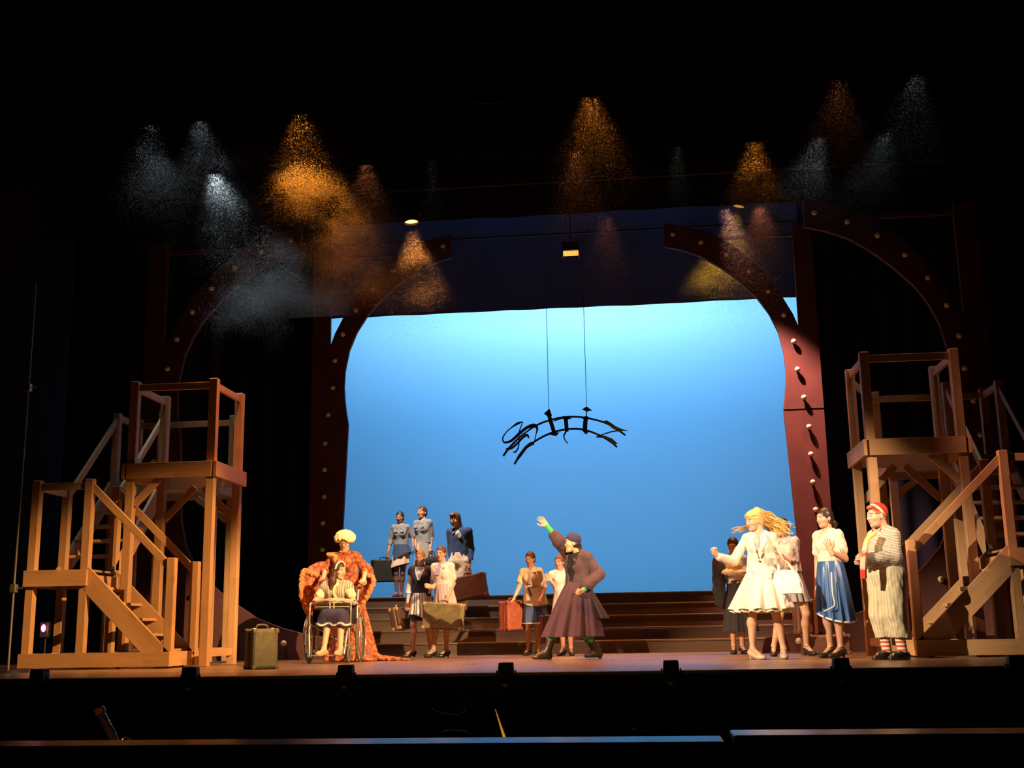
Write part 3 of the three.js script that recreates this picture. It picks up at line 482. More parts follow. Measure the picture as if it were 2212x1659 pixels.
// ---------------------------------------------------------------- smooth solids: distances on a grid, meshed with surface nets
const PRIM = {
  // tapered capsule a->b; flat = { d: unit vector, s } squeezes across d by s
  cap: (a, b, ra, rb = ra, k = 0.02, flat = null) => ({ a, b, ra, rb, k, flat, op: 1 }),
  ell: (c, r, rot = null, k = 0.02) => ({ c, r, inv: rot ? rot.clone().invert() : null, k, op: 1, ell: true }),
};
const SUB = (p) => ({ ...p, op: -1 });
const CUT = (n, p) => ({ plane: true, n, w: n.dot(p), op: 0 });       // keeps what lies behind the plane
function solid(prims, cell, { pad = 0.02, wobble = null, bounds = null } = {}) {
  const lo = V(1e9, 1e9, 1e9), hi = V(-1e9, -1e9, -1e9);
  for (const p of prims) {
    if (p.plane) continue;
    if (p.ell) { const r = Math.max(p.r.x, p.r.y, p.r.z); const e = p.inv ? V(r, r, r) : p.r; p.lo = p.c.clone().sub(e); p.hi = p.c.clone().add(e); }
    else { const r = Math.max(p.ra, p.rb); p.lo = p.a.clone().min(p.b).subScalar(r); p.hi = p.a.clone().max(p.b).addScalar(r); }
    if (p.op > 0) { lo.min(p.lo); hi.max(p.hi); }
  }
  if (bounds) { lo.max(bounds[0]); hi.min(bounds[1]); }
  lo.subScalar(pad + cell * 2); hi.addScalar(pad + cell * 2);
  const nx = Math.ceil((hi.x - lo.x) / cell) + 1, ny = Math.ceil((hi.y - lo.y) / cell) + 1, nz = Math.ceil((hi.z - lo.z) / cell) + 1, f = new Float32Array(nx * ny * nz).fill(0.5);
  const q = V(0, 0, 0);
  for (const p of prims) {
    let i0 = 0, i1 = nx - 1, j0 = 0, j1 = ny - 1, k0 = 0, k1 = nz - 1;
    if (!p.plane) {
      const m = p.k * 1.5 + pad + cell * 2;
      i0 = Math.max(0, Math.floor((p.lo.x - m - lo.x) / cell)); i1 = Math.min(nx - 1, Math.ceil((p.hi.x + m - lo.x) / cell));
      j0 = Math.max(0, Math.floor((p.lo.y - m - lo.y) / cell)); j1 = Math.min(ny - 1, Math.ceil((p.hi.y + m - lo.y) / cell));
      k0 = Math.max(0, Math.floor((p.lo.z - m - lo.z) / cell)); k1 = Math.min(nz - 1, Math.ceil((p.hi.z + m - lo.z) / cell));
    }
    let ax, ay, az, bx, by, bz, bb; if (p.a) { ax = p.a.x; ay = p.a.y; az = p.a.z; bx = p.b.x - ax; by = p.b.y - ay; bz = p.b.z - az; bb = bx * bx + by * by + bz * bz || 1e-9; }
    for (let k = k0; k <= k1; k++) for (let j = j0; j <= j1; j++) {
      let at_ = (k * ny + j) * nx + i0; const y = lo.y + j * cell, z = lo.z + k * cell;
      for (let i = i0; i <= i1; i++, at_++) {
        const x = lo.x + i * cell; let d;
        if (p.plane) { d = p.n.x * x + p.n.y * y + p.n.z * z - p.w; if (d > f[at_]) f[at_] = d; continue; }
        if (p.ell) {
          q.set(x - p.c.x, y - p.c.y, z - p.c.z); if (p.inv) q.applyQuaternion(p.inv);
          const u = q.x / p.r.x, v = q.y / p.r.y, w = q.z / p.r.z, L = Math.sqrt(u * u + v * v + w * w), G = Math.sqrt((u / p.r.x) ** 2 + (v / p.r.y) ** 2 + (w / p.r.z) ** 2);
          d = G > 1e-6 ? L * (L - 1) / G : -Math.min(p.r.x, p.r.y, p.r.z);
        } else {
          const px = x - ax, py = y - ay, pz = z - az; let t = (px * bx + py * by + pz * bz) / bb; t = t < 0 ? 0 : t > 1 ? 1 : t;
          let ex = px - bx * t, ey = py - by * t, ez = pz - bz * t;
          if (p.flat) { const s = (ex * p.flat.d.x + ey * p.flat.d.y + ez * p.flat.d.z) * (1 / p.flat.s - 1); ex += p.flat.d.x * s; ey += p.flat.d.y * s; ez += p.flat.d.z * s; }
          d = Math.sqrt(ex * ex + ey * ey + ez * ez) - (p.ra + (p.rb - p.ra) * t);
        }
        const o = f[at_];
        if (p.op > 0) { const h = p.k - Math.abs(o - d); f[at_] = Math.min(o, d) - (h > 0 ? h * h * 0.25 / p.k : 0); }
        else { const e = -d, h = p.k - Math.abs(o - e); f[at_] = Math.max(o, e) + (h > 0 ? h * h * 0.25 / p.k : 0); }
      }
    }
  }
  if (wobble) for (let k = 0, at_ = 0; k < nz; k++) for (let j = 0; j < ny; j++) for (let i = 0; i < nx; i++, at_++) if (Math.abs(f[at_]) < 0.05) f[at_] += wobble(lo.x + i * cell, lo.y + j * cell, lo.z + k * cell);
  // surface nets
  const id = new Int32Array(nx * ny * nz).fill(-1), pos = [], index = [], sx = 1, sy = nx, sz = nx * ny;
  const C = [0, sx, sy, sx + sy, sz, sx + sz, sy + sz, sx + sy + sz], E = [[0, 1], [2, 3], [4, 5], [6, 7], [0, 2], [1, 3], [4, 6], [5, 7], [0, 4], [1, 5], [2, 6], [3, 7]];
  for (let k = 0; k < nz - 1; k++) for (let j = 0; j < ny - 1; j++) for (let i = 0; i < nx - 1; i++) {
    const o = k * sz + j * sy + i; let m = 0; for (let c = 0; c < 8; c++) if (f[o + C[c]] < 0) m |= 1 << c;
    if (m === 0 || m === 255) continue;
    let x = 0, y = 0, z = 0, n = 0;
    for (const [a, b] of E) {
      if (((m >> a) & 1) === ((m >> b) & 1)) continue;
      const fa = f[o + C[a]], fb = f[o + C[b]], t = fa / (fa - fb);
      x += (a & 1) + t * ((b & 1) - (a & 1)); y += ((a >> 1) & 1) + t * (((b >> 1) & 1) - ((a >> 1) & 1)); z += (a >> 2) + t * ((b >> 2) - (a >> 2)); n++;
    }
    id[o] = pos.length / 3; pos.push(lo.x + (i + x / n) * cell, lo.y + (j + y / n) * cell, lo.z + (k + z / n) * cell);
  }
  const quad = (a, b, c, d, flip) => { if (a < 0 || b < 0 || c < 0 || d < 0) return; if (flip) index.push(a, c, b, a, d, c); else index.push(a, b, c, a, c, d); };
  for (let k = 1; k < nz - 1; k++) for (let j = 1; j < ny - 1; j++) for (let i = 1; i < nx - 1; i++) {
    const o = k * sz + j * sy + i, s = f[o] < 0;
    if (s !== f[o + sx] < 0) quad(id[o], id[o - sy], id[o - sy - sz], id[o - sz], s);
    if (s !== f[o + sy] < 0) quad(id[o], id[o - sz], id[o - sz - sx], id[o - sx], s);
    if (s !== f[o + sz] < 0) quad(id[o], id[o - sx], id[o - sx - sy], id[o - sy], s);
  }
  const g = new THREE.BufferGeometry(); g.setAttribute('position', new THREE.Float32BufferAttribute(pos, 3)); g.setIndex(index); g.computeVertexNormals();
  return g;
}
function paint(g, fn) {                                           // vertex colours, linear
  const p = g.attributes.position, c = new Float32Array(p.count * 3);
  for (let i = 0; i < p.count; i++) { const q = fn(p.getX(i), p.getY(i), p.getZ(i)); c[i * 3] = q[0]; c[i * 3 + 1] = q[1]; c[i * 3 + 2] = q[2]; }
  g.setAttribute('color', new THREE.BufferAttribute(c, 3)); return g;
}
function join(list) {                                             // one indexed geometry with position, normal, colour
  let n = 0, m = 0; for (const g of list) { n += g.attributes.position.count; m += g.index.count; }
  const P = new Float32Array(n * 3), N = new Float32Array(n * 3), C = new Float32Array(n * 3), I = new Uint32Array(m); let a = 0, b = 0;
  for (const g of list) { P.set(g.attributes.position.array, a * 3); N.set(g.attributes.normal.array, a * 3); C.set(g.attributes.color.array, a * 3); for (let i = 0; i < g.index.count; i++) I[b + i] = g.index.array[i] + a; a += g.attributes.position.count; b += g.index.count; }
  const g = new THREE.BufferGeometry(); g.setAttribute('position', new THREE.BufferAttribute(P, 3)); g.setAttribute('normal', new THREE.BufferAttribute(N, 3)); g.setAttribute('color', new THREE.BufferAttribute(C, 3)); g.setIndex(new THREE.BufferAttribute(I, 1)); return g;
}
const flipX = (g) => { const h = g.clone(); h.scale(-1, 1, 1); const a = h.index.array; for (let i = 0; i < a.length; i += 3) { const t = a[i]; a[i] = a[i + 1]; a[i + 1] = t; } return h; };

// ---------------------------------------------------------------- head: 0.226 m from chin to crown, face towards +z, origin at the middle of the skull
function headSolid(open) {
  const { cap, ell } = PRIM, A = [], j = open ? -0.016 : 0;
  A.push(ell(V(0, 0.022, -0.012), V(0.074, 0.092, 0.092), null, 0.02));
  A.push(ell(V(0, -0.035 + j * 0.4, 0.025), V(0.057, 0.075, 0.060), null, 0.035));
  A.push(cap(V(-0.028, -0.085 + j, 0.038), V(0.028, -0.085 + j, 0.038), 0.020, 0.020, 0.03));
  A.push(ell(V(0, -0.099 + j, 0.060), V(0.018, 0.014, 0.014), null, 0.018));
  A.push(cap(V(-0.032, 0.027, 0.072), V(0.032, 0.027, 0.072), 0.011, 0.011, 0.018));                     // brow
  for (const s of [-1, 1]) {
    A.push(SUB(ell(V(s * 0.030, 0.004, 0.095), V(0.018, 0.011, 0.014), null, 0.014)));                 // socket
    A.push(ell(V(s * 0.043, -0.028, 0.053), V(0.020, 0.018, 0.020), null, 0.025));                     // cheek
    A.push(ell(V(s * 0.076, -0.008, -0.012), V(0.009, 0.030, 0.019), null, 0.008));                    // ear
    A.push(SUB(ell(V(s * 0.088, -0.004, -0.006), V(0.007, 0.016, 0.010), null, 0.006)));
  }
  A.push(cap(V(0, 0.016, 0.082), V(0, -0.026, 0.100), 0.007, 0.0098, 0.012));                            // nose
  for (const s of [-1, 1]) A.push(ell(V(s * 0.010, -0.031, 0.091), V(0.0075, 0.0065, 0.0085), null, 0.008));
  if (open) A.push(SUB(ell(V(0, -0.070, 0.088), V(0.017, 0.0165, 0.026), null, 0.005)));
  A.push(cap(V(-0.016, -0.0555 + (open ? 0.004 : 0), 0.080), V(0.016, -0.0555 + (open ? 0.004 : 0), 0.080), 0.006, 0.006, 0.006));
  A.push(cap(V(-0.013, -0.0665 + j * 1.3, 0.079 + (open ? -0.006 : 0)), V(0.013, -0.0665 + j * 1.3, 0.079 + (open ? -0.006 : 0)), 0.0066, 0.0066, 0.006));
  if (!open) A.push(SUB(cap(V(-0.019, -0.061, 0.092), V(0.019, -0.061, 0.092), 0.0022, 0.0022, 0.004)));
  for (const s of [-1, 1]) A.push(ell(V(s * 0.030, 0.003, 0.0795), V(0.0132, 0.0092, 0.0085), null, 0.003)); // eyeball
  return solid(A, 0.0042, { pad: 0.012 });
}
const HEADG = headSolid(false), HEAD_OPEN = headSolid(true);
function headColours(g, skin, lips, brow, eye, open) {
  return paint(g.clone(), (x, y, z) => {
    const ex = Math.abs(x) - 0.030, ey = y - 0.003, r = ex * ex / (0.0138 ** 2) + ey * ey / (0.0074 ** 2);
    if (z > 0.076 && r < 1) return (ex * ex + ey * ey) < 0.0062 ** 2 ? eye : r > 0.72 && ey > 0 ? [0.02, 0.012, 0.01] : [0.62, 0.58, 0.54];
    if (z > 0.06 && Math.abs(y - 0.0262 + Math.abs(ex) * 0.25) < 0.003 && Math.abs(x) > 0.013 && Math.abs(x) < 0.050) return brow;
    if (open && z > 0.05 && z < 0.082 && Math.abs(x) < 0.016 && y < -0.057 && y > -0.084) return [0.05, 0.012, 0.012];
    if (z > 0.068 && Math.abs(x) < 0.0195 && y > -0.0725 - (open ? 0.028 : 0) && y < -0.0505) return lips;
    const blush = Math.max(0, 1 - Math.hypot(Math.abs(x) - 0.043, y + 0.03, z - 0.06) / 0.03) * 0.25;
    return [skin[0], skin[1] * (1 - blush * 0.3), skin[2] * (1 - blush * 0.3)];
  });
}
// ---------------------------------------------------------------- hands: wrist at the origin, fingers along -y, palm towards +z, thumb on +x
function handGeo(curl, spread, thumb, cell = 0.0042) {
  const { cap } = PRIM, A = [];
  const flat = { d: V(0, 0, 1), s: 0.52 };
  A.push(cap(V(0, 0.035, 0), V(0, -0.012, 0), 0.027, 0.027, 0.012, { d: V(0, 0, 1), s: 0.78 }));
  A.push(cap(V(-0.012, -0.03, 0), V(-0.022, -0.082, 0), 0.024, 0.019, 0.012, flat), cap(V(0.012, -0.03, 0), V(0.022, -0.084, 0), 0.026, 0.019, 0.012, flat), cap(V(0, -0.03, 0), V(0, -0.086, 0), 0.028, 0.02, 0.012, flat));
  [[0.031, -0.083, 0.068], [0.0105, -0.089, 0.076], [-0.0105, -0.086, 0.071], [-0.031, -0.077, 0.056]].forEach(([x, y, L], i) => {
    let p = V(x, y, 0), ang = curl * (0.35 + 0.05 * i), sp = spread * (1.5 - i) * 0.16;
    [0.45, 0.31, 0.24].forEach((s, j) => {
      const d = V(Math.sin(sp) * Math.cos(ang), -Math.cos(sp) * Math.cos(ang), Math.sin(ang)), n = p.clone().addScaledVector(d, L * s);
      A.push(cap(p, n, 0.0092 - j * 0.0008, 0.0088 - j * 0.0009, j ? 0.003 : 0.005)); p = n; ang += curl * (j ? 0.75 : 0.95);
    });
  });
  { const o = V(0.024, -0.024, 0.006), a = V(0.024 + 0.034 * (1 - 0.55 * thumb), -0.056, 0.012 + 0.024 * thumb), b = a.clone().add(V(0.016 * (1 - 1.9 * thumb), -0.026, 0.006 + 0.012 * thumb)), c = b.clone().add(V(0.006 * (1 - 4 * thumb), -0.024 + 0.006 * thumb, 0.004 + 0.004 * thumb)); A.push(cap(o, a, 0.016, 0.0125, 0.01), cap(a, b, 0.0115, 0.0105, 0.004), cap(b, c, 0.0102, 0.0085, 0.003)); }
  return solid(A, cell, { pad: 0.006 });
}
const HANDS = { relaxed: handGeo(0.42, 0.25, 0.25), fist: handGeo(1.55, 0, 0.85), grip: handGeo(1.25, 0, 0.6), open: handGeo(0.10, 1.0, 0), point: handGeo(0.25, 0.55, 0.1), flat: handGeo(0.18, 0.1, 0.15) };
// ---------------------------------------------------------------- people
const SKIN = { fair: [0.62, 0.36, 0.255], mid: [0.50, 0.27, 0.18], tan: [0.36, 0.18, 0.115] };
const M_SKIN = phys(lin(1, 1, 1), 0.52, { vertexColors: true, sheen: 0.15, sheenRoughness: 0.6, sheenColor: lin(1, 0.8, 0.7) });
const fwdOf = (yaw) => V(Math.sin(yaw), 0, Math.cos(yaw)), latOf = (yaw) => V(Math.cos(yaw), 0, -Math.sin(yaw));
const D = Math.PI / 180;
function limb(a, c, l1, l2, hint) {                               // the joint between a and c
  const v = c.clone().sub(a); let L = v.length(); const M = (l1 + l2) * 0.999; const k = L > M ? L / M : 1; l1 *= k; l2 *= k;
  const u = v.clone().normalize(), t = (l1 * l1 - l2 * l2 + L * L) / (2 * L), h = Math.sqrt(Math.max(0, l1 * l1 - t * t));
  const n = hint.clone().addScaledVector(u, -hint.dot(u)).normalize(); return a.clone().addScaledVector(u, t).addScaledVector(n, h);
}
const REPORT = [];
/* o: { label, feet: [px, py], z, y (floor height), H, yaw (hips), chestYaw, head: { px: [x, y] of its middle, dz, yaw, pitch, roll },
        neck: [px, py, dz], hip: [px, py, dz], wrists / ankles: [[px, py, dz], ...] image-left first, build: girth } */
function figure(o) {
  const w0 = at(o.feet[0], o.feet[1], o.z), base = V(w0.x, o.y ?? 0, o.z), s = o.H / 1.7, b = o.build ?? 1;
  const g = thing('person', o.label, 'person', base.toArray(), 0, o.group);
  const J = ([px, py, dz = 0]) => at(px, py, o.z + dz).sub(base);
  const sk = { s, base, J, group: g, o };
  sk.hip = J(o.hip); sk.neck = J(o.neck); sk.yaw = o.yaw * D; sk.cy = (o.chestYaw ?? o.yaw) * D;
  sk.an = o.ankles.map(J); if (!o.freeFeet) sk.an.forEach((a, i) => { a.y = (o.ankleUp?.[i] ?? (o.heel ? 0.13 : 0.085)) * s; });
  if (!o.freeFeet) sk.hip.y = Math.min(...sk.an.map((a, i) => { const hx = sk.hip.x + (i ? 1 : -1) * 0.085 * s * Math.cos(sk.yaw), hz = sk.hip.z - (i ? 1 : -1) * 0.085 * s * Math.sin(sk.yaw), L = 0.835 * s * 0.992; return a.y + Math.sqrt(Math.max(0.1, L * L - (a.x - hx) ** 2 - (a.z - hz) ** 2)) + 0.035 * s; }));
  const latH = latOf(sk.yaw), latC = latOf(sk.cy), fH = fwdOf(sk.yaw), fC = fwdOf(sk.cy); Object.assign(sk, { latH, latC, fH, fC });
  const up = sk.neck.clone().sub(sk.hip), sw = (o.shoulders ?? 0.147) * s, L = up.length();
  sk.at = (t) => sk.hip.clone().addScaledVector(up, t);
  sk.waist = sk.at(0.30).addScaledVector(fH, 0.008); sk.chest = sk.at(0.68).addScaledVector(fC, 0.012);
  sk.sh = [-1, 1].map((d, i) => sk.neck.clone().addScaledVector(latC, d * sw).add(V(0, -0.062 * s + (o.shrug?.[i] ?? 0), 0)));
  sk.hipJ = [-1, 1].map((d) => sk.hip.clone().addScaledVector(latH, d * 0.085 * s).add(V(0, -0.035 * s, 0)));
  const ua = 0.275 * s, fa = 0.245 * s, th = 0.43 * s, sn = 0.405 * s;
  sk.wr = o.wrists.map(J);
  sk.el = sk.wr.map((wv, i) => (o.elbows?.[i]?.length ? J(o.elbows[i]) : limb(sk.sh[i], wv, ua, fa, o.elbowHint?.[i] ?? fC.clone().multiplyScalar(-1).addScaledVector(latC, (i ? 1 : -1) * 0.5))));
  sk.kn = sk.an.map((a, i) => (o.knees?.[i]?.length ? J(o.knees[i]) : limb(sk.hipJ[i], a, th, sn, o.kneeHint?.[i] ?? fH)));
  sk.toe = sk.an.map((a, i) => { const ty = ((o.toes?.[i] ?? o.yaw)) * D; return a.clone().addScaledVector(fwdOf(ty), 0.155 * s).setY(a.y - (o.heel ? 0.105 : 0.065) * s); });
  const { cap } = PRIM, A = [];
  A.push(cap(sk.at(-0.02), sk.at(0.16), 0.136 * s * b, 0.125 * s * b, 0.05, { d: fH, s: 0.74 }), cap(sk.at(0.16), sk.at(0.42), 0.116 * s * b, 0.112 * s * b, 0.05, { d: fH, s: 0.72 }), cap(sk.at(0.42), sk.at(0.76), 0.122 * s * b, 0.132 * s * b, 0.05, { d: fC, s: 0.74 }));
  for (const i of [0, 1]) A.push(cap(sk.at(0.87), sk.sh[i], 0.055 * s, 0.045 * s, 0.045)); A.push(cap(sk.at(0.9), sk.neck.clone().addScaledVector(up, 0.16).addScaledVector(fC, 0.012), 0.056 * s, 0.05 * s, 0.05));
  if (o.bust !== 0) for (const d of [-1, 1]) A.push(cap(sk.at(0.66).addScaledVector(latC, d * 0.068 * s).addScaledVector(fC, 0.075 * s), sk.at(0.64).addScaledVector(latC, d * 0.068 * s).addScaledVector(fC, 0.08 * s), (o.bust ?? 0.048) * s, (o.bust ?? 0.048) * s, 0.04));
  for (const i of [0, 1]) {
    A.push(cap(sk.sh[i], sk.el[i], 0.048 * s * b, 0.039 * s * b, 0.03), cap(sk.el[i], sk.wr[i], 0.039 * s * b, 0.026 * s, 0.015));
    A.push(cap(sk.hipJ[i], sk.kn[i], 0.078 * s * b, 0.051 * s * b, 0.03));
    const calf = sk.kn[i].clone().lerp(sk.an[i], 0.3).addScaledVector(sk.toe[i].clone().sub(sk.an[i]).setY(0).normalize(), -0.018 * s);
    A.push(cap(sk.kn[i], calf, 0.05 * s * b, 0.053 * s * b, 0.02), cap(calf, sk.an[i], 0.052 * s * b, 0.032 * s, 0.025));
    const fd = sk.toe[i].clone().sub(sk.an[i]).setY(0).normalize(), heel = sk.an[i].clone().addScaledVector(fd, -0.035 * s).add(V(0, -0.045 * s, 0));
    A.push(cap(sk.an[i], heel, 0.034 * s, 0.03 * s, 0.02), cap(sk.an[i].clone().addScaledVector(fd, 0.02 * s).add(V(0, -0.025 * s, 0)), sk.toe[i].clone().add(V(0, 0.006, 0)), 0.033 * s, 0.02 * s, 0.02, { d: V(0, 1, 0), s: 0.8 }));
  }
  const skin = o.skin ?? SKIN.fair, legs = o.legs ?? skin, hipY = sk.hip.y - 0.08;
  const body = paint(solid(A, 0.0115, { pad: 0.015 }), (x, y, z) => (y < hipY && !o.armsLow ? legs : skin));
  const parts = [body];
  // head
  const hc = J([...o.head.px, o.head.dz ?? 0]), hs = s * (o.head.size ?? 1), hq = new THREE.Quaternion().setFromEuler(new THREE.Euler((o.head.pitch ?? 0) * D, o.head.yaw * D, (o.head.roll ?? 0) * D, 'YXZ'));
  sk.headM = new THREE.Matrix4().compose(hc, hq, V(hs, hs, hs)); sk.hq = hq; sk.hc = hc; sk.hs = hs;
  const hg = headColours(o.open ? HEAD_OPEN : HEADG, skin, o.lips ?? [skin[0] * 0.8, skin[1] * 0.42, skin[2] * 0.42], o.brow ?? [0.06, 0.03, 0.02], o.eye ?? [0.03, 0.02, 0.015], o.open); hg.applyMatrix4(sk.headM); parts.push(hg);
  // neck joins head and trunk
  const nb = V(0, -0.06, -0.028).applyMatrix4(sk.headM);
  parts.push(paint(solid([cap(sk.neck.clone().add(V(0, -0.03, 0)), nb, 0.058 * s, 0.05 * s, 0.02)], 0.008), () => skin));
  // hands
  o.wrists.forEach((_, i) => {
    const dir = sk.wr[i].clone().sub(sk.el[i]).normalize(), h = o.hands?.[i] ?? {}, d2 = h.dir ? V(...h.dir).normalize() : dir;
    const palm = V(...(h.palm ?? [i ? -1 : 1, 0, 0])); palm.addScaledVector(d2, -palm.dot(d2)).normalize();
    const y = d2.clone().negate(), z = palm, x = y.clone().cross(z), mirror = (h.mirror ?? (i === 1)) ? true : false;
    const G = mirror ? flipX(HANDS[h.pose ?? 'relaxed']) : HANDS[h.pose ?? 'relaxed'].clone();
    G.applyMatrix4(new THREE.Matrix4().makeBasis(x, y, z).setPosition(sk.wr[i]).multiply(new THREE.Matrix4().makeScale(s * 0.98, s * 0.98, s * 0.98)));
    parts.push(paint(G, () => h.color ?? skin));
    sk.palmAt ??= []; sk.palmAt[i] = sk.wr[i].clone().addScaledVector(d2, 0.085 * s).addScaledVector(palm, 0.022 * s);
  });
  mesh('body', join(parts), M_SKIN, g);
  REPORT.push(`${o.label.slice(0, 40)} H=${o.H} arms ${sk.sh.map((q, i) => (q.distanceTo(sk.el[i]) / ua).toFixed(2) + '/' + (sk.el[i].distanceTo(sk.wr[i]) / fa).toFixed(2))} legs ${sk.hipJ.map((q, i) => (q.distanceTo(sk.kn[i]) / th).toFixed(2) + '/' + (sk.kn[i].distanceTo(sk.an[i]) / sn).toFixed(2))} hip ${sk.hip.y.toFixed(2)} trunk ${(L / (0.51 * s)).toFixed(2)} head-neck ${(hc.distanceTo(sk.neck) / (0.155 * s)).toFixed(2)}`);
  return sk;
}
const cloth = (c, rough = 0.85, more = {}) => phys(lin(...c), rough, { sheen: 0.25, sheenRoughness: 0.7, sheenColor: lin(0.6, 0.6, 0.6), ...more });
const foldsOf = (amp, f, seed) => (x, y, z) => amp * (noise(x * f * 1.6 + seed, y * f * 0.7, z * f * 1.6) + 0.5 * noise(x * f * 3 + seed, y * f * 1.6, z * f * 3 + 5));
// a top cut from the trunk and arms: sleeves 0 none .. 1 elbow .. 2 wrist
function top(sk, name, mat, { sleeves = 0.6, fat = 0.014, low = 0.12, neckCut = 0.99, amp = 0.005, freq = 16, flare = 0, vee = 0, veeW = 0.06, sleeveFat = 1, puff = 0, belly = 0, cell = 0.009 } = {}) {
  const { cap } = PRIM, { s, fH, fC } = sk, b = (sk.o.build ?? 1), A = [], e = fat;
  A.push(cap(sk.at(Math.min(low, 0.14) - 0.02), sk.at(0.18), 0.15 * s * b + e + flare, 0.134 * s * b + e + flare * 0.5, 0.05, { d: fH, s: 0.76 }), cap(sk.at(0.16), sk.at(0.42), 0.124 * s * b + e, 0.12 * s * b + e, 0.05, { d: fH, s: 0.75 }), cap(sk.at(0.42), sk.at(0.76), 0.124 * s * b + e, 0.134 * s * b + e, 0.05, { d: fC, s: 0.76 }));
  for (const i of [0, 1]) A.push(cap(sk.at(0.87), sk.sh[i], 0.052 * s + e * 0.5, 0.041 * s + e * 0.6, 0.045)); A.push(cap(sk.at(0.7), sk.at(0.86), 0.095 * s + e * 0.5, 0.06 * s + e * 0.4, 0.05));
  if (belly) A.push(cap(sk.at(0.22).addScaledVector(fH, belly * 0.6), sk.at(0.45).addScaledVector(fC, belly * 0.5), 0.125 * s * b + e, 0.115 * s * b + e, 0.06));
  if (sk.o.bust !== 0) for (const d of [-1, 1]) A.push(cap(sk.at(0.66).addScaledVector(sk.latC, d * 0.068 * s).addScaledVector(fC, 0.076 * s), sk.at(0.62).addScaledVector(sk.latC, d * 0.066 * s).addScaledVector(fC, 0.08 * s), (sk.o.bust ?? 0.048) * s + e, (sk.o.bust ?? 0.048) * s + e, 0.05));
  for (const i of [0, 1]) {
    const S = typeof sleeves === 'number' ? sleeves : sleeves[i]; if (S <= 0) { A.push(cap(sk.sh[i], sk.sh[i].clone().lerp(sk.el[i], 0.12), 0.05 * s * b + e, 0.05 * s * b + e, 0.03)); continue; }
    const p1 = sk.sh[i].clone().lerp(sk.el[i], Math.min(1, S)), sf = sleeveFat;
    A.push(cap(sk.sh[i], p1, (0.042 * s * b + e * 0.6 + puff * 0.3) * sf, (0.040 * s * b + e + puff) * sf, 0.035));
    if (S > 1) A.push(cap(sk.el[i], sk.el[i].clone().lerp(sk.wr[i], S - 1), (0.042 * s * b + e) * sf, (0.03 * s * b + e) * sf, 0.02));
    if (S <= 1) A.push({ ...CUT(p1.clone().sub(sk.sh[i]).normalize(), p1), local: i });
  }
  // sleeve cuts act only on their own arm, so they are made as short flat-ended stubs instead of planes
  const B = A.filter((p) => !p.plane), up = sk.neck.clone().sub(sk.hip).normalize();
  B.push(CUT(up.clone().negate(), sk.at(low)), SUB(cap(sk.at(neckCut + 0.05).addScaledVector(fC, 0.03), sk.at(neckCut + 0.5).addScaledVector(fC, 0.03), 0.056 * s, 0.09 * s, 0.012)));
  if (vee) B.push(SUB(cap(sk.at(1.02).addScaledVector(fC, 0.10 * s), sk.at(1.0 - vee).addScaledVector(fC, 0.155 * s), veeW * s, veeW * 0.5 - 0.026, 0.01)));
  return mesh(name, solid(B, cell, { pad: 0.02, wobble: foldsOf(amp, freq, rnd() * 40) }), mat, sk.group);
}
// trousers or long socks: from waist t to a share of the shin
function trousers(sk, name, mat, { to = 1.9, fat = 0.018, amp = 0.005, freq = 14, hipFat = 0, cuff = 0, cell = 0.009 } = {}) {
  const { cap } = PRIM, { s, fH } = sk, b = (sk.o.build ?? 1), A = [], e = fat;
  A.push(cap(sk.at(-0.02), sk.at(0.2), 0.152 * s * b + e + hipFat, 0.134 * s * b + e + hipFat * 0.6, 0.05, { d: fH, s: 0.8 }));
  for (const i of [0, 1]) {
    const end = to <= 1 ? sk.hipJ[i].clone().lerp(sk.kn[i], to) : sk.kn[i].clone().lerp(sk.an[i], to - 1);
    A.push(cap(sk.hipJ[i], to <= 1 ? end : sk.kn[i], 0.09 * s * b + e + hipFat, 0.06 * s * b + e + hipFat * 0.6 + cuff * 0.5, 0.03));
    if (to > 1) A.push(cap(sk.kn[i], end, 0.06 * s * b + e + hipFat * 0.6 + cuff * 0.5, 0.045 * s * b + e + cuff, 0.03));
  }
  const y0 = Math.min(...[0, 1].map((i) => (to <= 1 ? sk.hipJ[i].clone().lerp(sk.kn[i], to) : sk.kn[i].clone().lerp(sk.an[i], to - 1)).y));
  A.push(CUT(V(0, 1, 0), sk.at(0.24)), CUT(V(0, -1, 0), V(0, y0, 0)));
  return mesh(name, solid(A, cell, { pad: 0.02, wobble: foldsOf(amp, freq, rnd() * 40) }), mat, sk.group);
}
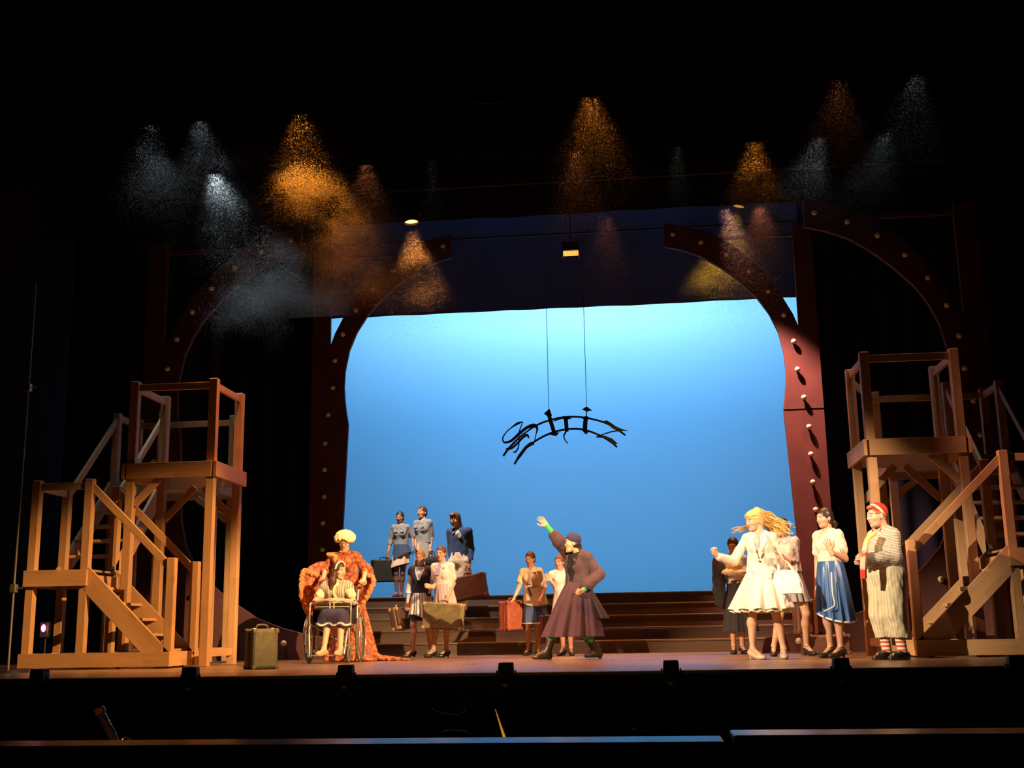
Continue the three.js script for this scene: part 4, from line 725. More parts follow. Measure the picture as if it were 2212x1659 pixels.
// a skirt as a swept ring with folds; c0 waist centre, c1 hem centre, radii [across, front-back]
function skirt(sk, name, mat, { c0, c1, r0, r1, folds = 12, amp = 0.03, sharp = 1, drop = () => 0, power = 1, rows = 26, yaw = null, colour = null, flip = 0, open = null, seg = 144, sway = 0 }) {
  const lat = latOf(yaw ?? sk.yaw), f = fwdOf(yaw ?? sk.yaw), pos = [], col = [], idx = [], ph = rnd() * 6.28;
  const [a0, a1] = open ?? [0, 2 * Math.PI], closed = !open;
  for (const layer of [0, 1]) for (let j = 0; j <= rows; j++) for (let i = 0; i <= seg; i++) {
    const t = j / rows, a = a0 + (a1 - a0) * (closed && i === seg ? 0 : i / seg), w = Math.pow(t, power);
    const fo = Math.sin(a * folds + ph + 0.9 * Math.sin(a * 2.3 + ph) + sway * t), pl = sharp > 1 ? Math.sign(fo) * Math.pow(Math.abs(fo), 1 / sharp) : fo;
    const k = amp * t * pl + amp * 0.4 * t * Math.sin(a * folds * 2.1 + 1.7 * ph);
    const ra = r0[0] + (r1[0] - r0[0]) * w + k - layer * 0.006, rb = r0[1] + (r1[1] - r0[1]) * w + k - layer * 0.006;
    const c = c0.clone().lerp(c1, t), p = c.addScaledVector(lat, Math.cos(a) * ra).addScaledVector(f, Math.sin(a) * rb);
    p.y -= drop(a) * t; if (flip) p.y += flip * Math.max(0, t - 0.85) * pl;
    pos.push(p.x, p.y, p.z); if (colour) col.push(...colour(t, a));
  }
  const W = seg + 1, LN = (rows + 1) * W;
  for (const layer of [0, 1]) for (let j = 0; j < rows; j++) for (let i = 0; i < seg; i++) { const o = layer * LN + j * W + i, q = [o, o + 1, o + W, o + 1, o + W + 1, o + W]; if (layer) idx.push(q[0], q[2], q[1], q[3], q[5], q[4]); else idx.push(...q); }
  for (let i = 0; i < seg; i++) { const o = rows * W + i, q = LN + o; idx.push(o, o + 1, q, o + 1, q + 1, q); }
  if (!closed) for (let j = 0; j < rows; j++) for (const e of [0, seg]) { const o = j * W + e, q = LN + o; idx.push(o, o + W, q, o + W, q + W, q); }
  const g = new THREE.BufferGeometry(); g.setAttribute('position', new THREE.Float32BufferAttribute(pos, 3)); if (colour) g.setAttribute('color', new THREE.Float32BufferAttribute(col, 3)); g.setIndex(idx); g.computeVertexNormals();
  if (closed) { const n = g.attributes.normal; for (const layer of [0, 1]) for (let j = 0; j <= rows; j++) { const a = layer * LN + j * W, b = a + seg, v = V(n.getX(a) + n.getX(b), n.getY(a) + n.getY(b), n.getZ(a) + n.getZ(b)).normalize(); n.setXYZ(a, v.x, v.y, v.z); n.setXYZ(b, v.x, v.y, v.z); } }
  return mesh(name, g, mat, sk.group);
}
// shoes: a shell round the foot, sole and heel
function shoes(sk, mat, { heel = 0, boot = 0, strap = false, big = 1, solid_ = false, soleMat = null } = {}) {
  const { cap } = PRIM, { s } = sk;
  [0, 1].forEach((i) => {
    const an = sk.an[i], toe = sk.toe[i], fd = toe.clone().sub(an).setY(0).normalize(), A = [], e = 0.008 * big, low = toe.y;
    const hp = an.clone().addScaledVector(fd, -0.038 * s).add(V(0, -0.05 * s, 0)), ball_ = toe.clone().addScaledVector(fd, -0.045 * s).setY(low + 0.006);
    A.push(cap(hp, ball_, 0.031 * s + e, 0.037 * s + e, 0.03, null), cap(ball_, toe.clone().addScaledVector(fd, 0.012 * s), 0.036 * s + e, 0.024 * s + e, 0.02, { d: V(0, 1, 0), s: 0.72 }));
    if (boot) A.push(cap(an.clone().add(V(0, -0.02, 0)), an.clone().lerp(sk.kn[i], boot), 0.042 * s + e, 0.056 * s + e, 0.03), cap(an, ball_, 0.042 * s + e, 0.034 * s + e, 0.03));
    if (solid_) A.push(cap(an.clone().add(V(0, -0.035 * s, 0)), ball_, 0.036 * s + e, 0.036 * s + e, 0.03));
    const B = A.slice(); B.push(CUT(V(0, -1, 0), V(0, Math.max(0, low - 0.026 * s), 0)));
    if (!boot && !solid_) B.push(SUB(cap(an.clone().addScaledVector(fd, -0.008), toe.clone().addScaledVector(fd, -0.055 * s).add(V(0, 0.045 * s, 0)), 0.034 * s, 0.036 * s, 0.01)));
    if (heel) { const hb = hp.clone(); B.push(cap(hb, V(hb.x, 0.012, hb.z), 0.026 * s, (heel > 1 ? 0.022 : 0.012) * s, 0.012)); B.push(CUT(V(0, -1, 0), V(0, 0.002, 0))); }
    const m = mesh('shoe', solid(B, 0.0062, { pad: 0.01 }), mat, sk.group);
    if (strap) { const c = an.clone().addScaledVector(fd, 0.012 * s).add(V(0, -0.008 * s, 0)), l = V(0, 1, 0).cross(fd).normalize(), pts = []; for (let k = 0; k <= 12; k++) { const a = k / 12 * Math.PI * 2; pts.push(c.clone().addScaledVector(l, Math.cos(a) * 0.037 * s).addScaledVector(fd, Math.sin(a) * 0.04 * s).add(V(0, -Math.sin(a) * 0.012, 0))); } mesh('strap', tube(pts.slice(0, 12), 0.0045, 24, 5, true), mat, m); }
  });
}
// hair in head space
function hair(sk, name, mat, prims, { cell = 0.0055, amp = 0.004, freq = 60, pad = 0.02, keepFace = true, parent = null, stretch = [1.5, 1.3, 0.28] } = {}) {
  const { cap, ell } = PRIM, A = [...prims];
  if (keepFace) A.push(SUB(ell(V(0, -0.034, 0.105), V(0.066, 0.096, 0.078), null, 0.010)));
  const g = solid(A, cell, { pad, wobble: (x, y, z) => amp * (noise(x * freq * stretch[0], y * freq * stretch[1], z * freq * stretch[2]) + 0.6 * noise(x * freq * stretch[0] * 2.1, y * freq * stretch[1] * 2.1, z * freq * stretch[2] * 2.1 + 9)) });
  g.applyMatrix4(sk.headM); return mesh(name, g, mat, parent ?? sk.group);
}
const CAPHAIR = (top = 0.112) => { const { ell } = PRIM; return [ell(V(0, 0.030, -0.020), V(0.084, top - 0.012, 0.099), null, 0.01), ell(V(0, -0.02, -0.05), V(0.076, 0.07, 0.062), null, 0.02)]; };
const hairMat = (c, rough = 0.5) => phys(lin(...c), rough, { sheen: 0.3, sheenRoughness: 0.4, sheenColor: lin(c[0] * 1.5 + 0.1, c[1] * 1.5 + 0.08, c[2] * 1.5 + 0.06) });
// collar: two wedge flaps at the neck
function collar(sk, mat, { r = 0.066, drop = 0.045, wide = 0.05, name = 'collar' } = {}) {
  const { s, fC, latC } = sk, c = sk.at(0.955), gs = [];
  const ring = []; for (let k = 0; k <= 16; k++) { const a = k / 16 * Math.PI * 2; ring.push(c.clone().addScaledVector(latC, Math.cos(a) * r * s).addScaledVector(fC, Math.sin(a) * r * 0.95 * s + 0.006).add(V(0, -Math.max(0, Math.sin(a)) * 0.03 * s, 0))); }
  gs.push(tube(ring.slice(0, 16), 0.012 * s, 40, 6, true));
  for (const d of [-1, 1]) {
    const a = c.clone().addScaledVector(latC, d * r * s).add(V(0, 0.008, 0)), b = c.clone().addScaledVector(fC, (r + 0.03) * s).add(V(0, -0.03 * s, 0)).addScaledVector(latC, d * 0.004), e = c.clone().addScaledVector(fC, (r + 0.062) * s).addScaledVector(latC, d * wide * s).add(V(0, -drop * s - 0.03, 0)), g = c.clone().addScaledVector(latC, d * (r + 0.03) * s).add(V(0, -drop * 0.6 * s, 0)).addScaledVector(fC, 0.03 * s);
    const P = [a, b, e, g], up = fC.clone().multiplyScalar(0.006).add(V(0, 0.004, 0)), Q = P.map((p) => p.clone().add(up)), gg = new THREE.BufferGeometry(), all = [...P, ...Q].flatMap((p) => p.toArray());
    gg.setAttribute('position', new THREE.Float32BufferAttribute(all, 3)); gg.setIndex([0, 1, 2, 0, 2, 3, 4, 6, 5, 4, 7, 6, 0, 4, 5, 0, 5, 1, 1, 5, 6, 1, 6, 2, 2, 6, 7, 2, 7, 3, 3, 7, 4, 3, 4, 0]); const n = gg.toNonIndexed(); n.computeVertexNormals(); n.setAttribute('uv', new THREE.Float32BufferAttribute(new Float32Array(n.attributes.position.count * 2), 2)); gs.push(n);
  }
  return mesh(name, merge(gs), mat, sk.group);
}
// a strip of cloth along points on the front of the chest
function strip(sk, name, mat, pts, w, thick = 0.008, parent = null) {
  const c = new THREE.CatmullRomCurve3(pts), N = Math.max(6, pts.length * 5), gs = [], P = [], I = [];
  const ws = typeof w === 'number' ? () => w : w;
  for (let i = 0; i <= N; i++) { const t = i / N, p = c.getPoint(t), T = c.getTangent(t), n = sk.fC.clone().addScaledVector(T, -sk.fC.dot(T)).normalize(), l = T.clone().cross(n).normalize(); for (const [a, b] of [[-1, 0], [1, 0], [1, 1], [-1, 1]]) { const q = p.clone().addScaledVector(l, a * ws(t) / 2).addScaledVector(n, b * thick); P.push(q.x, q.y, q.z); } }
  for (let i = 0; i < N; i++) for (let k = 0; k < 4; k++) { const a = i * 4 + k, b = i * 4 + (k + 1) % 4; I.push(a, b, a + 4, b, b + 4, a + 4); }
  I.push(0, 2, 1, 0, 3, 2); const e = N * 4; I.push(e, e + 1, e + 2, e, e + 2, e + 3);
  const g = new THREE.BufferGeometry(); g.setAttribute('position', new THREE.Float32BufferAttribute(P, 3)); g.setIndex(I); const h = g.toNonIndexed(); h.computeVertexNormals();
  return mesh(name, h, mat, parent ?? sk.group);
}
const front = (sk, t, side = 0, out = 0) => sk.at(t).addScaledVector(sk.latC, side * sk.s).addScaledVector(sk.fC, ((t < 0.68 ? 0.112 : t < 0.84 ? 0.112 - (t - 0.68) * 0.16 : 0.0864 - (t - 0.84) * 0.22) * (sk.o.build ?? 1) + 0.014 + out * 0.42) * sk.s);
const c3 = (X, Y, dz = 0) => [600 + X / 4.367, 1080 + Y / 4.367, dz], c4 = (X, Y, dz = 0) => [1050 + X / 4.366, 1080 + Y / 4.366, dz], c5 = (X, Y, dz = 0) => [1500 + X / 4.148, 1060 + Y / 4.148, dz];
const xy = (p) => [p[0], p[1]];
const weave = dataTex(128, 128, (u, v) => { const s = 0.86 + 0.08 * Math.sin(u * 400) * Math.sin(v * 400) + 0.1 * fbm(u * 8, v * 8, 3.3, 3); return [clamp01(s), clamp01(s), clamp01(s)]; });
const WHITE = [0.72, 0.70, 0.66], CREAM = [0.74, 0.66, 0.5], NAVY = [0.016, 0.026, 0.07], BLUE = [0.045, 0.12, 0.33], TIGHTS = [0.50, 0.28, 0.17], BLACKSHOE = std(lin(0.018, 0.015, 0.014), 0.32);
const DARKHAIR = [0.022, 0.013, 0.010], BROWNHAIR = [0.07, 0.034, 0.018];
const { cap: CAP, ell: ELL } = PRIM;
const badge = (sk, t, side, r, c1, c2, parent) => {              // a small shield with a curl on it
  const sh = new THREE.Shape(); sh.moveTo(-0.8, 1); sh.lineTo(0.8, 1); sh.lineTo(0.8, -0.1); sh.quadraticCurveTo(0.7, -0.8, 0, -1.15); sh.quadraticCurveTo(-0.7, -0.8, -0.8, -0.1); sh.closePath();
  const p = front(sk, t, side, 0.028), z = sk.fC.clone(), x = latOf(sk.cy), M = new THREE.Matrix4().makeBasis(x, V(0, 1, 0), z).setPosition(p);
  const g = new THREE.ExtrudeGeometry(sh, { depth: 0.1, bevelEnabled: true, bevelSize: 0.06, bevelThickness: 0.06, bevelSegments: 1 }).scale(r, r, r * 0.6); g.applyMatrix4(M);
  const b = mesh('badge', g, std(lin(...c1), 0.6), parent ?? sk.group);
  const s = tube([[0.38, 0.5, 0.12], [0.05, 0.66, 0.12], [-0.35, 0.42, 0.12], [-0.1, 0.08, 0.12], [0.28, -0.18, 0.12], [0.15, -0.55, 0.12], [-0.35, -0.5, 0.12]], 0.12, 24, 6).scale(r, r, r * 0.6); s.applyMatrix4(M); mesh('emblem', s, std(lin(...c2), 0.6), b);
};
// ---------- the blonde in white, right of centre
{
  const sk = figure({ label: 'person in a white suit and flared skirt with flying blonde hair and white handbag', feet: xy(c5(690, 1528)), z: -3.3, H: 1.66, yaw: -14, chestYaw: -16, heel: 1,
    neck: c5(580, 372, 0), hip: c5(605, 810, 0), head: { px: xy(c5(532, 272)), dz: 0.02, yaw: -62, pitch: 6, roll: 2 },
    wrists: [c5(205, 588, 0.24), c5(742, 575, 0.26)], elbows: [c5(345, 632, 0.06), c5(772, 662, 0.0)], hands: [{ pose: 'fist', dir: [-0.45, 0.8, 0.2], palm: [0.4, 0, 1] }, { pose: 'fist', dir: [-0.25, 0.9, 0.2], palm: [-0.9, 0, 0.3] }],
    ankles: [c5(525, 1440, 0.05), c5(800, 1440, 0.02)], toes: [38, -4], legs: [0.58, 0.34, 0.22], skin: [0.64, 0.38, 0.27], lips: [0.5, 0.12, 0.12] });
  const W = cloth([0.72, 0.68, 0.61], 0.8);
  const j = top(sk, 'jacket', W, { sleeves: [1.9, 1.85], fat: 0.015, low: 0.03, neckCut: 0.97, flare: 0.02, amp: 0.005, vee: 0.3, cell: 0.0085 });
  mesh('button', ball(0.012, ...front(sk, 0.28, 0, 0.045).toArray(), 10, 8), std(lin(0.5, 0.4, 0.25), 0.4), j);
  for (const d of [-1, 1]) strip(sk, 'lapel', W, [front(sk, 0.95, d * 0.06, 0.0), front(sk, 0.8, d * 0.075, 0.035), front(sk, 0.55, d * 0.04, 0.06), front(sk, 0.36, d * 0.012, 0.045)], (t) => 0.06 * Math.sin(Math.min(1, 0.25 + t) * 3.0) + 0.006, 0.008, j);
  collar(sk, W, { drop: 0.06, wide: 0.07 });
  strip(sk, 'striped_tie', std(lin(0.42, 0.38, 0.36), 0.6), [front(sk, 0.93, 0, 0.0), front(sk, 0.84, 0, 0.03), front(sk, 0.72, 0, 0.03), front(sk, 0.6, 0, 0.0)], (t) => 0.022 + 0.03 * t, 0.008);
  for (const d of [-1, 1]) strip(sk, 'flap_pocket', W, [front(sk, 0.06, d * 0.10, 0.055), front(sk, -0.04, d * 0.105, 0.07), front(sk, -0.16, d * 0.11, 0.075)], 0.07, 0.01);
  const hem = sk.J(c5(600, 1062, 0));
  skirt(sk, 'flared_skirt', W, { c0: sk.at(0.1), c1: hem, r0: [0.145, 0.12], r1: [0.355, 0.32], folds: 11, amp: 0.03, power: 0.95, flip: 0.05, rows: 30 });
  skirt(sk, 'petticoat', cloth([0.78, 0.70, 0.56], 0.8), { c0: sk.at(0.05), c1: hem.clone().add(V(0, -0.03, 0)), r0: [0.13, 0.11], r1: [0.335, 0.30], folds: 17, amp: 0.022, power: 0.95, flip: 0.06, rows: 16 });
  shoes(sk, std(lin(0.55, 0.40, 0.28), 0.4), { heel: 1, strap: true });
  const HM = hairMat([0.66, 0.46, 0.17], 0.45), h = hair(sk, 'hair', HM, [...CAPHAIR(0.122), ELL(V(0, 0.06, 0.045), V(0.078, 0.05, 0.05), null, 0.02), ELL(V(0.0, 0.085, -0.06), V(0.07, 0.04, 0.05), null, 0.02)], { amp: 0.007, freq: 45 });
  // locks that fly out: from world points
  const lock = (pts, r0, r1, n = 34) => {
    const c = new THREE.CatmullRomCurve3(pts.map((p) => sk.J(p))), gs = [], N = 22;
    for (let k = 0; k < n; k++) {
      const off = V(rr(-1, 1), rr(-1, 1), rr(-1, 1)).multiplyScalar(r0 * 0.8), end = rr(0.8, 1), ph = rr(0, 6), P = [];
      for (let i = 0; i <= N; i++) { const t = i / N * end; P.push(c.getPointAt(t).addScaledVector(off, 0.5 + 0.7 * t).add(V(0.006 * Math.sin(t * 13 + ph), 0.013 * Math.sin(t * 11 + ph), 0.013 * Math.cos(t * 10 + ph)))); }
      const cc = new THREE.CatmullRomCurve3(P), g = new THREE.TubeGeometry(cc, N, 1, 5), p = g.attributes.position;
      for (let i = 0; i <= N; i++) { const m = cc.getPointAt(i / N), t = i / N, r = (r0 * (1 - t) + r1 * t) * 0.2 + 0.0015; for (let a = 0; a <= 5; a++) { const v = i * 6 + a; p.setXYZ(v, m.x + (p.getX(v) - m.x) * r, m.y + (p.getY(v) - m.y) * r * 0.7, m.z + (p.getZ(v) - m.z) * r); } }
      g.computeVertexNormals(); gs.push(g);
    }
    const core = []; for (let i = 0; i < 6; i++) core.push(CAP(c.getPointAt(i / 6 * 0.86), c.getPointAt((i + 1) / 6 * 0.86), (r0 * (1 - i / 6) + r1 * i / 6) * 0.8, (r0 * (1 - (i + 1) / 6) + r1 * (i + 1) / 6) * 0.8, 0.02));
    if (n > 20) mesh('hair_mass', solid(core, 0.0065, { wobble: (x, y, z) => 0.012 * noise(x * 22, y * 70, z * 50) + 0.006 * noise(x * 50, y * 130, z * 90) }), HM, h);
    mesh('hair_lock', merge(gs), HM, h);
  };
  lock([c5(560, 180, -0.02), c5(640, 215, -0.09), c5(715, 262, -0.13), c5(790, 300, -0.15), c5(868, 345, -0.15)], 0.055, 0.014);
  lock([c5(560, 210, -0.04), c5(650, 270, -0.11), c5(735, 325, -0.14), c5(800, 352, -0.14), c5(862, 372, -0.13)], 0.055, 0.016);
  lock([c5(590, 230, -0.06), c5(660, 310, -0.11), c5(720, 365, -0.10), c5(775, 398, -0.08)], 0.05, 0.016);
  lock([c5(545, 285, -0.04), c5(488, 318, -0.06), c5(435, 340, -0.03), c5(380, 352, 0.0), c5(318, 352, 0.02)], 0.024, 0.006, 14);
  // white handbag on the forearm
  const p = sk.J(c5(832, 925, 0.16)).add(sk.base), t = thing('handbag', 'white handbag hanging from the arm of the blonde in white', 'handbag', p.toArray(), -0.35);
  const M = std(lin(0.80, 0.78, 0.74), 0.45), sh = new THREE.Shape(); sh.moveTo(-0.165, 0); sh.lineTo(0.165, 0); sh.quadraticCurveTo(0.172, 0.10, 0.10, 0.232); sh.lineTo(-0.10, 0.232); sh.quadraticCurveTo(-0.172, 0.10, -0.165, 0); 
  mesh('bag_body', new THREE.ExtrudeGeometry(sh, { depth: 0.09, bevelEnabled: true, bevelSize: 0.012, bevelThickness: 0.014, bevelSegments: 3, curveSegments: 10 }).translate(0, 0.012, -0.045), M, t);
  mesh('clasp_frame', rbox(0.21, 0.016, 0.05, 0.006, 0, 0.255, 0), std(lin(0.7, 0.6, 0.4), 0.3, { metalness: 0.8 }), t);
  const inv = t.rotation.y, loc = (q) => q.clone().sub(p).applyAxisAngle(V(0, 1, 0), -inv), hook = sk.el[1].clone().lerp(sk.wr[1], 0.30).add(sk.base);
  for (const z of [-0.03, 0.03]) { const hk = loc(hook).add(V(0, 0.03, z * 0.6)); mesh('strap', tube([V(-0.085, 0.25, z), V(-0.07, 0.33, z).lerp(hk, 0.35), hk, V(0.07, 0.33, z).lerp(hk, 0.35), V(0.085, 0.25, z)], 0.008, 30, 7), M, t); }
}
// ---------- blue satin skirt
{
  const sk = figure({ label: 'person in a white blouse and shiny blue skirt holding one hand up', feet: xy(c5(1265, 1490)), z: -3.45, H: 1.64, yaw: -46, chestYaw: -44, heel: 1, skin: SKIN.fair, legs: [0.42, 0.23, 0.15],
    neck: c5(1192, 352, 0), hip: c5(1222, 705, 0), head: { px: xy(c5(1165, 246)), dz: 0.03, yaw: -62, pitch: 2 },
    wrists: [c5(1096, 870, -0.12), c5(1222, 545, 0.30)], elbows: [c5(1105, 640, -0.2), c5(1350, 612, 0.08)], hands: [{ pose: 'relaxed', palm: [0.5, 0, -0.3] }, { pose: 'open', dir: [-0.3, 0.92, 0.1], palm: [-0.5, 0.1, 0.85], mirror: true }],
    ankles: [c5(1222, 1430, -0.08), c5(1312, 1425, 0.08)], toes: [-50, -55] });
  const W = cloth([0.72, 0.66, 0.56], 0.8);
  const b = top(sk, 'blouse', W, { sleeves: 0.62, fat: 0.016, low: 0.2, neckCut: 0.98, amp: 0.009, puff: 0.006 });
  collar(sk, W, { drop: 0.05, wide: 0.06 });
  strip(sk, 'bow', cloth([0.66, 0.45, 0.36], 0.7), [front(sk, 0.93, -0.05, -0.01), front(sk, 0.92, 0, 0.01), front(sk, 0.93, 0.05, -0.01)], 0.035, 0.018);
  const SAT = phys(lin(0.035, 0.10, 0.30), 0.34, { sheen: 0.5, sheenColor: lin(0.5, 0.6, 0.9), sheenRoughness: 0.4 }), TRIM_ = cloth([0.72, 0.7, 0.66], 0.8);
  const hem = sk.J(c5(1270, 1110, 0));
  const drop = (a) => 0.15 * (0.5 + 0.5 * Math.cos(a - 0.25)) - 0.05;
  skirt(sk, 'satin_skirt', SAT, { c0: sk.at(0.25), c1: hem, r0: [0.148, 0.13], r1: [0.21, 0.195], folds: 13, amp: 0.02, drop, power: 0.7, rows: 34 });
  const tr = []; for (let k = 0; k <= 60; k++) { const a = k / 60 * 6.2832; tr.push(hem.clone().addScaledVector(sk.latH, Math.cos(a) * 0.214).addScaledVector(sk.fH, Math.sin(a) * 0.199).add(V(0, -drop(a) + 0.01, 0))); }
  mesh('hem_band', tube(tr.slice(0, 60), 0.011, 160, 6, true), TRIM_, sk.group);
  const up = []; for (const [X, Y] of [[1228, 730], [1232, 830], [1240, 930], [1252, 1030], [1200, 1062], [1165, 1080]]) up.push(sk.J(c5(X, Y, 0.24)));
  mesh('front_band', tube(up, 0.008, 60, 6), TRIM_, sk.group);
  shoes(sk, BLACKSHOE, { heel: 1, strap: true });
  const H = hairMat(DARKHAIR, 0.4); const h = hair(sk, 'hair', H, CAPHAIR(0.112), { amp: 0.0035, freq: 60 });
  hair(sk, 'ponytail', H, [CAP(V(0.0, -0.03, -0.11), V(0.0, -0.075, -0.135), 0.03, 0.036, 0.02), CAP(V(0, -0.075, -0.135), V(0, -0.16, -0.12), 0.035, 0.012, 0.02)], { amp: 0.008, freq: 50, keepFace: false });
  mesh('earring', ball(0.006, 0.079, -0.045, -0.008, 8, 6).applyMatrix4(sk.headM), M_LATCH, sk.group);
}
// ---------- boy in the red cap
{
  const sk = figure({ label: 'person in a red striped cap, grey striped jacket and wide trousers, far right', feet: xy(c5(1775, 1508)), z: -2.35, H: 1.6, yaw: -52, chestYaw: -55, build: 1.1, bust: 0, shoulders: 0.15, skin: [0.66, 0.40, 0.29], legs: [0.66, 0.4, 0.29],
    neck: c5(1690, 345, 0), hip: c5(1715, 740, 0), head: { px: xy(c5(1632, 225)), dz: 0.04, yaw: -72, pitch: 3, size: 1.12 },
    wrists: [c5(1520, 640, 0.10), c5(1545, 600, 0.24)], elbows: [c5(1620, 640, -0.16), c5(1805, 600, 0.16)], hands: [{ pose: 'fist', palm: [0.3, 0, 0.8], dir: [-0.9, 0.1, 0.2] }, { pose: 'fist', palm: [0.1, -0.2, -0.9], dir: [-0.95, 0.1, 0.1] }],
    ankles: [c5(1728, 1425, -0.08), c5(1868, 1420, 0.10)], toes: [-62, -58] });
  const st = (u, v, f, a, b) => { const s = Math.sin(u * f); return s > 0.1 ? a : b; };
  const JM = cloth([1, 1, 1], 0.75, { vertexColors: true });
  const j = top(sk, 'striped_jacket', JM, { sleeves: 1.92, fat: 0.022, low: 0.1, neckCut: 0.95, amp: 0.007, freq: 12, belly: 0.09, sleeveFat: 1.05 });
  paint(j.geometry, (x, y, z) => st(y + 0.25 * (x + z) + 0.01 * noise(x * 20, y * 20, z * 20), 0, 230, [0.60, 0.56, 0.46], [0.30, 0.28, 0.26]));
  const t = trousers(sk, 'striped_trousers', JM, { to: 1.62, fat: 0.02, hipFat: 0.024, cuff: 0.026, amp: 0.012, freq: 9 });
  paint(t.geometry, (x, y, z) => { const q = V(x, y, z), i = q.distanceToSquared(sk.kn[0]) < q.distanceToSquared(sk.kn[1]) ? 0 : 1, u = Math.min(1, Math.max(0, (sk.hipJ[i].y - y) / (sk.hipJ[i].y - sk.an[i].y))), ax = sk.hipJ[i].clone().lerp(sk.an[i], u), a = Math.atan2(z - ax.z, x - ax.x); return Math.sin(a * 26 + 0.8 * noise(x * 5, y * 4, z * 5)) > 0.1 ? [0.60, 0.53, 0.37] : [0.43, 0.39, 0.28]; });
  const SM = cloth([1, 1, 1], 0.8, { vertexColors: true });
  [0, 1].forEach((i) => { const g = solid([CAP(sk.kn[i].clone().lerp(sk.an[i], 0.4), sk.an[i].clone().add(V(0, -0.02, 0)), 0.056, 0.047, 0.01)], 0.006); paint(g, (x, y) => (Math.sin(y * 150) > 0 ? [0.50, 0.035, 0.03] : [0.72, 0.64, 0.52])); mesh('striped_sock', g, SM, sk.group); });
  shoes(sk, phys(lin(0.012, 0.012, 0.013), 0.2, { clearcoat: 0.6 }), { big: 2.4, solid_: true });
  collar(sk, cloth([0.8, 0.62, 0.16], 0.8), { r: 0.075, drop: 0.03, wide: 0.05 });
  mesh('bow_tie', merge([ball(0.018, 0, 0, 0, 10, 8), cyl(0.006, 0.028, 0.05, 10).rotateZ(1.57).translate(-0.034, 0, 0), cyl(0.028, 0.006, 0.05, 10).rotateZ(1.57).translate(0.034, 0, 0)].map((g) => g.rotateY(sk.cy))).translate(...front(sk, 0.95, 0, 0.0).toArray()), cloth([0.42, 0.03, 0.02], 0.7), sk.group);
  const SC = cloth([1, 1, 1], 0.8, { vertexColors: true }), pts = [[1612, 385, 0.2], [1560, 440, 0.24], [1535, 530, 0.3], [1520, 640, 0.34], [1522, 785, 0.32]].map(([X, Y, z]) => sk.J(c5(X, Y, z)));
  const s = strip(sk, 'scarf', SC, pts, 0.07, 0.02); paint(s.geometry, (x, y) => { const y0 = pts[0].y, y1 = pts[4].y, u = (y0 - y) / (y0 - y1); return u < 0.22 ? [0.76, 0.62, 0.24] : u < 0.42 ? [0.74, 0.56, 0.42] : u < 0.52 ? [0.62, 0.10, 0.08] : u < 0.8 ? [0.74, 0.46, 0.38] : [0.55, 0.03, 0.03]; });
  const C = (() => { const g = solid([ELL(V(0, 0.05, -0.022), V(0.09, 0.085, 0.098), new THREE.Quaternion().setFromEuler(new THREE.Euler(-0.35, 0, 0)), 0.01), SUB(ELL(V(0, -0.06, 0.09), V(0.12, 0.115, 0.11), null, 0.01)), CUT(V(0, -0.85, 0.53).normalize(), V(0, 0.012, -0.03))], 0.0055); paint(g, (x, y, z) => { const q = (y - 0.05) * 0.6 - (z + 0.02) * 0.8; return Math.abs(q + 0.012) < 0.012 ? [0.8, 0.62, 0.4] : [0.52, 0.025, 0.02]; }); g.applyMatrix4(sk.headM); return g; })();
  mesh('red_cap', C, cloth([1, 1, 1], 0.9, { vertexColors: true }), sk.group);
  hair(sk, 'hair', hairMat([0.28, 0.12, 0.05]), [ELL(V(0, 0.03, -0.018), V(0.081, 0.088, 0.094), null, 0.01), ELL(V(0.01, 0.085, 0.07), V(0.035, 0.022, 0.03), null, 0.01)], { amp: 0.005, freq: 50 });
}
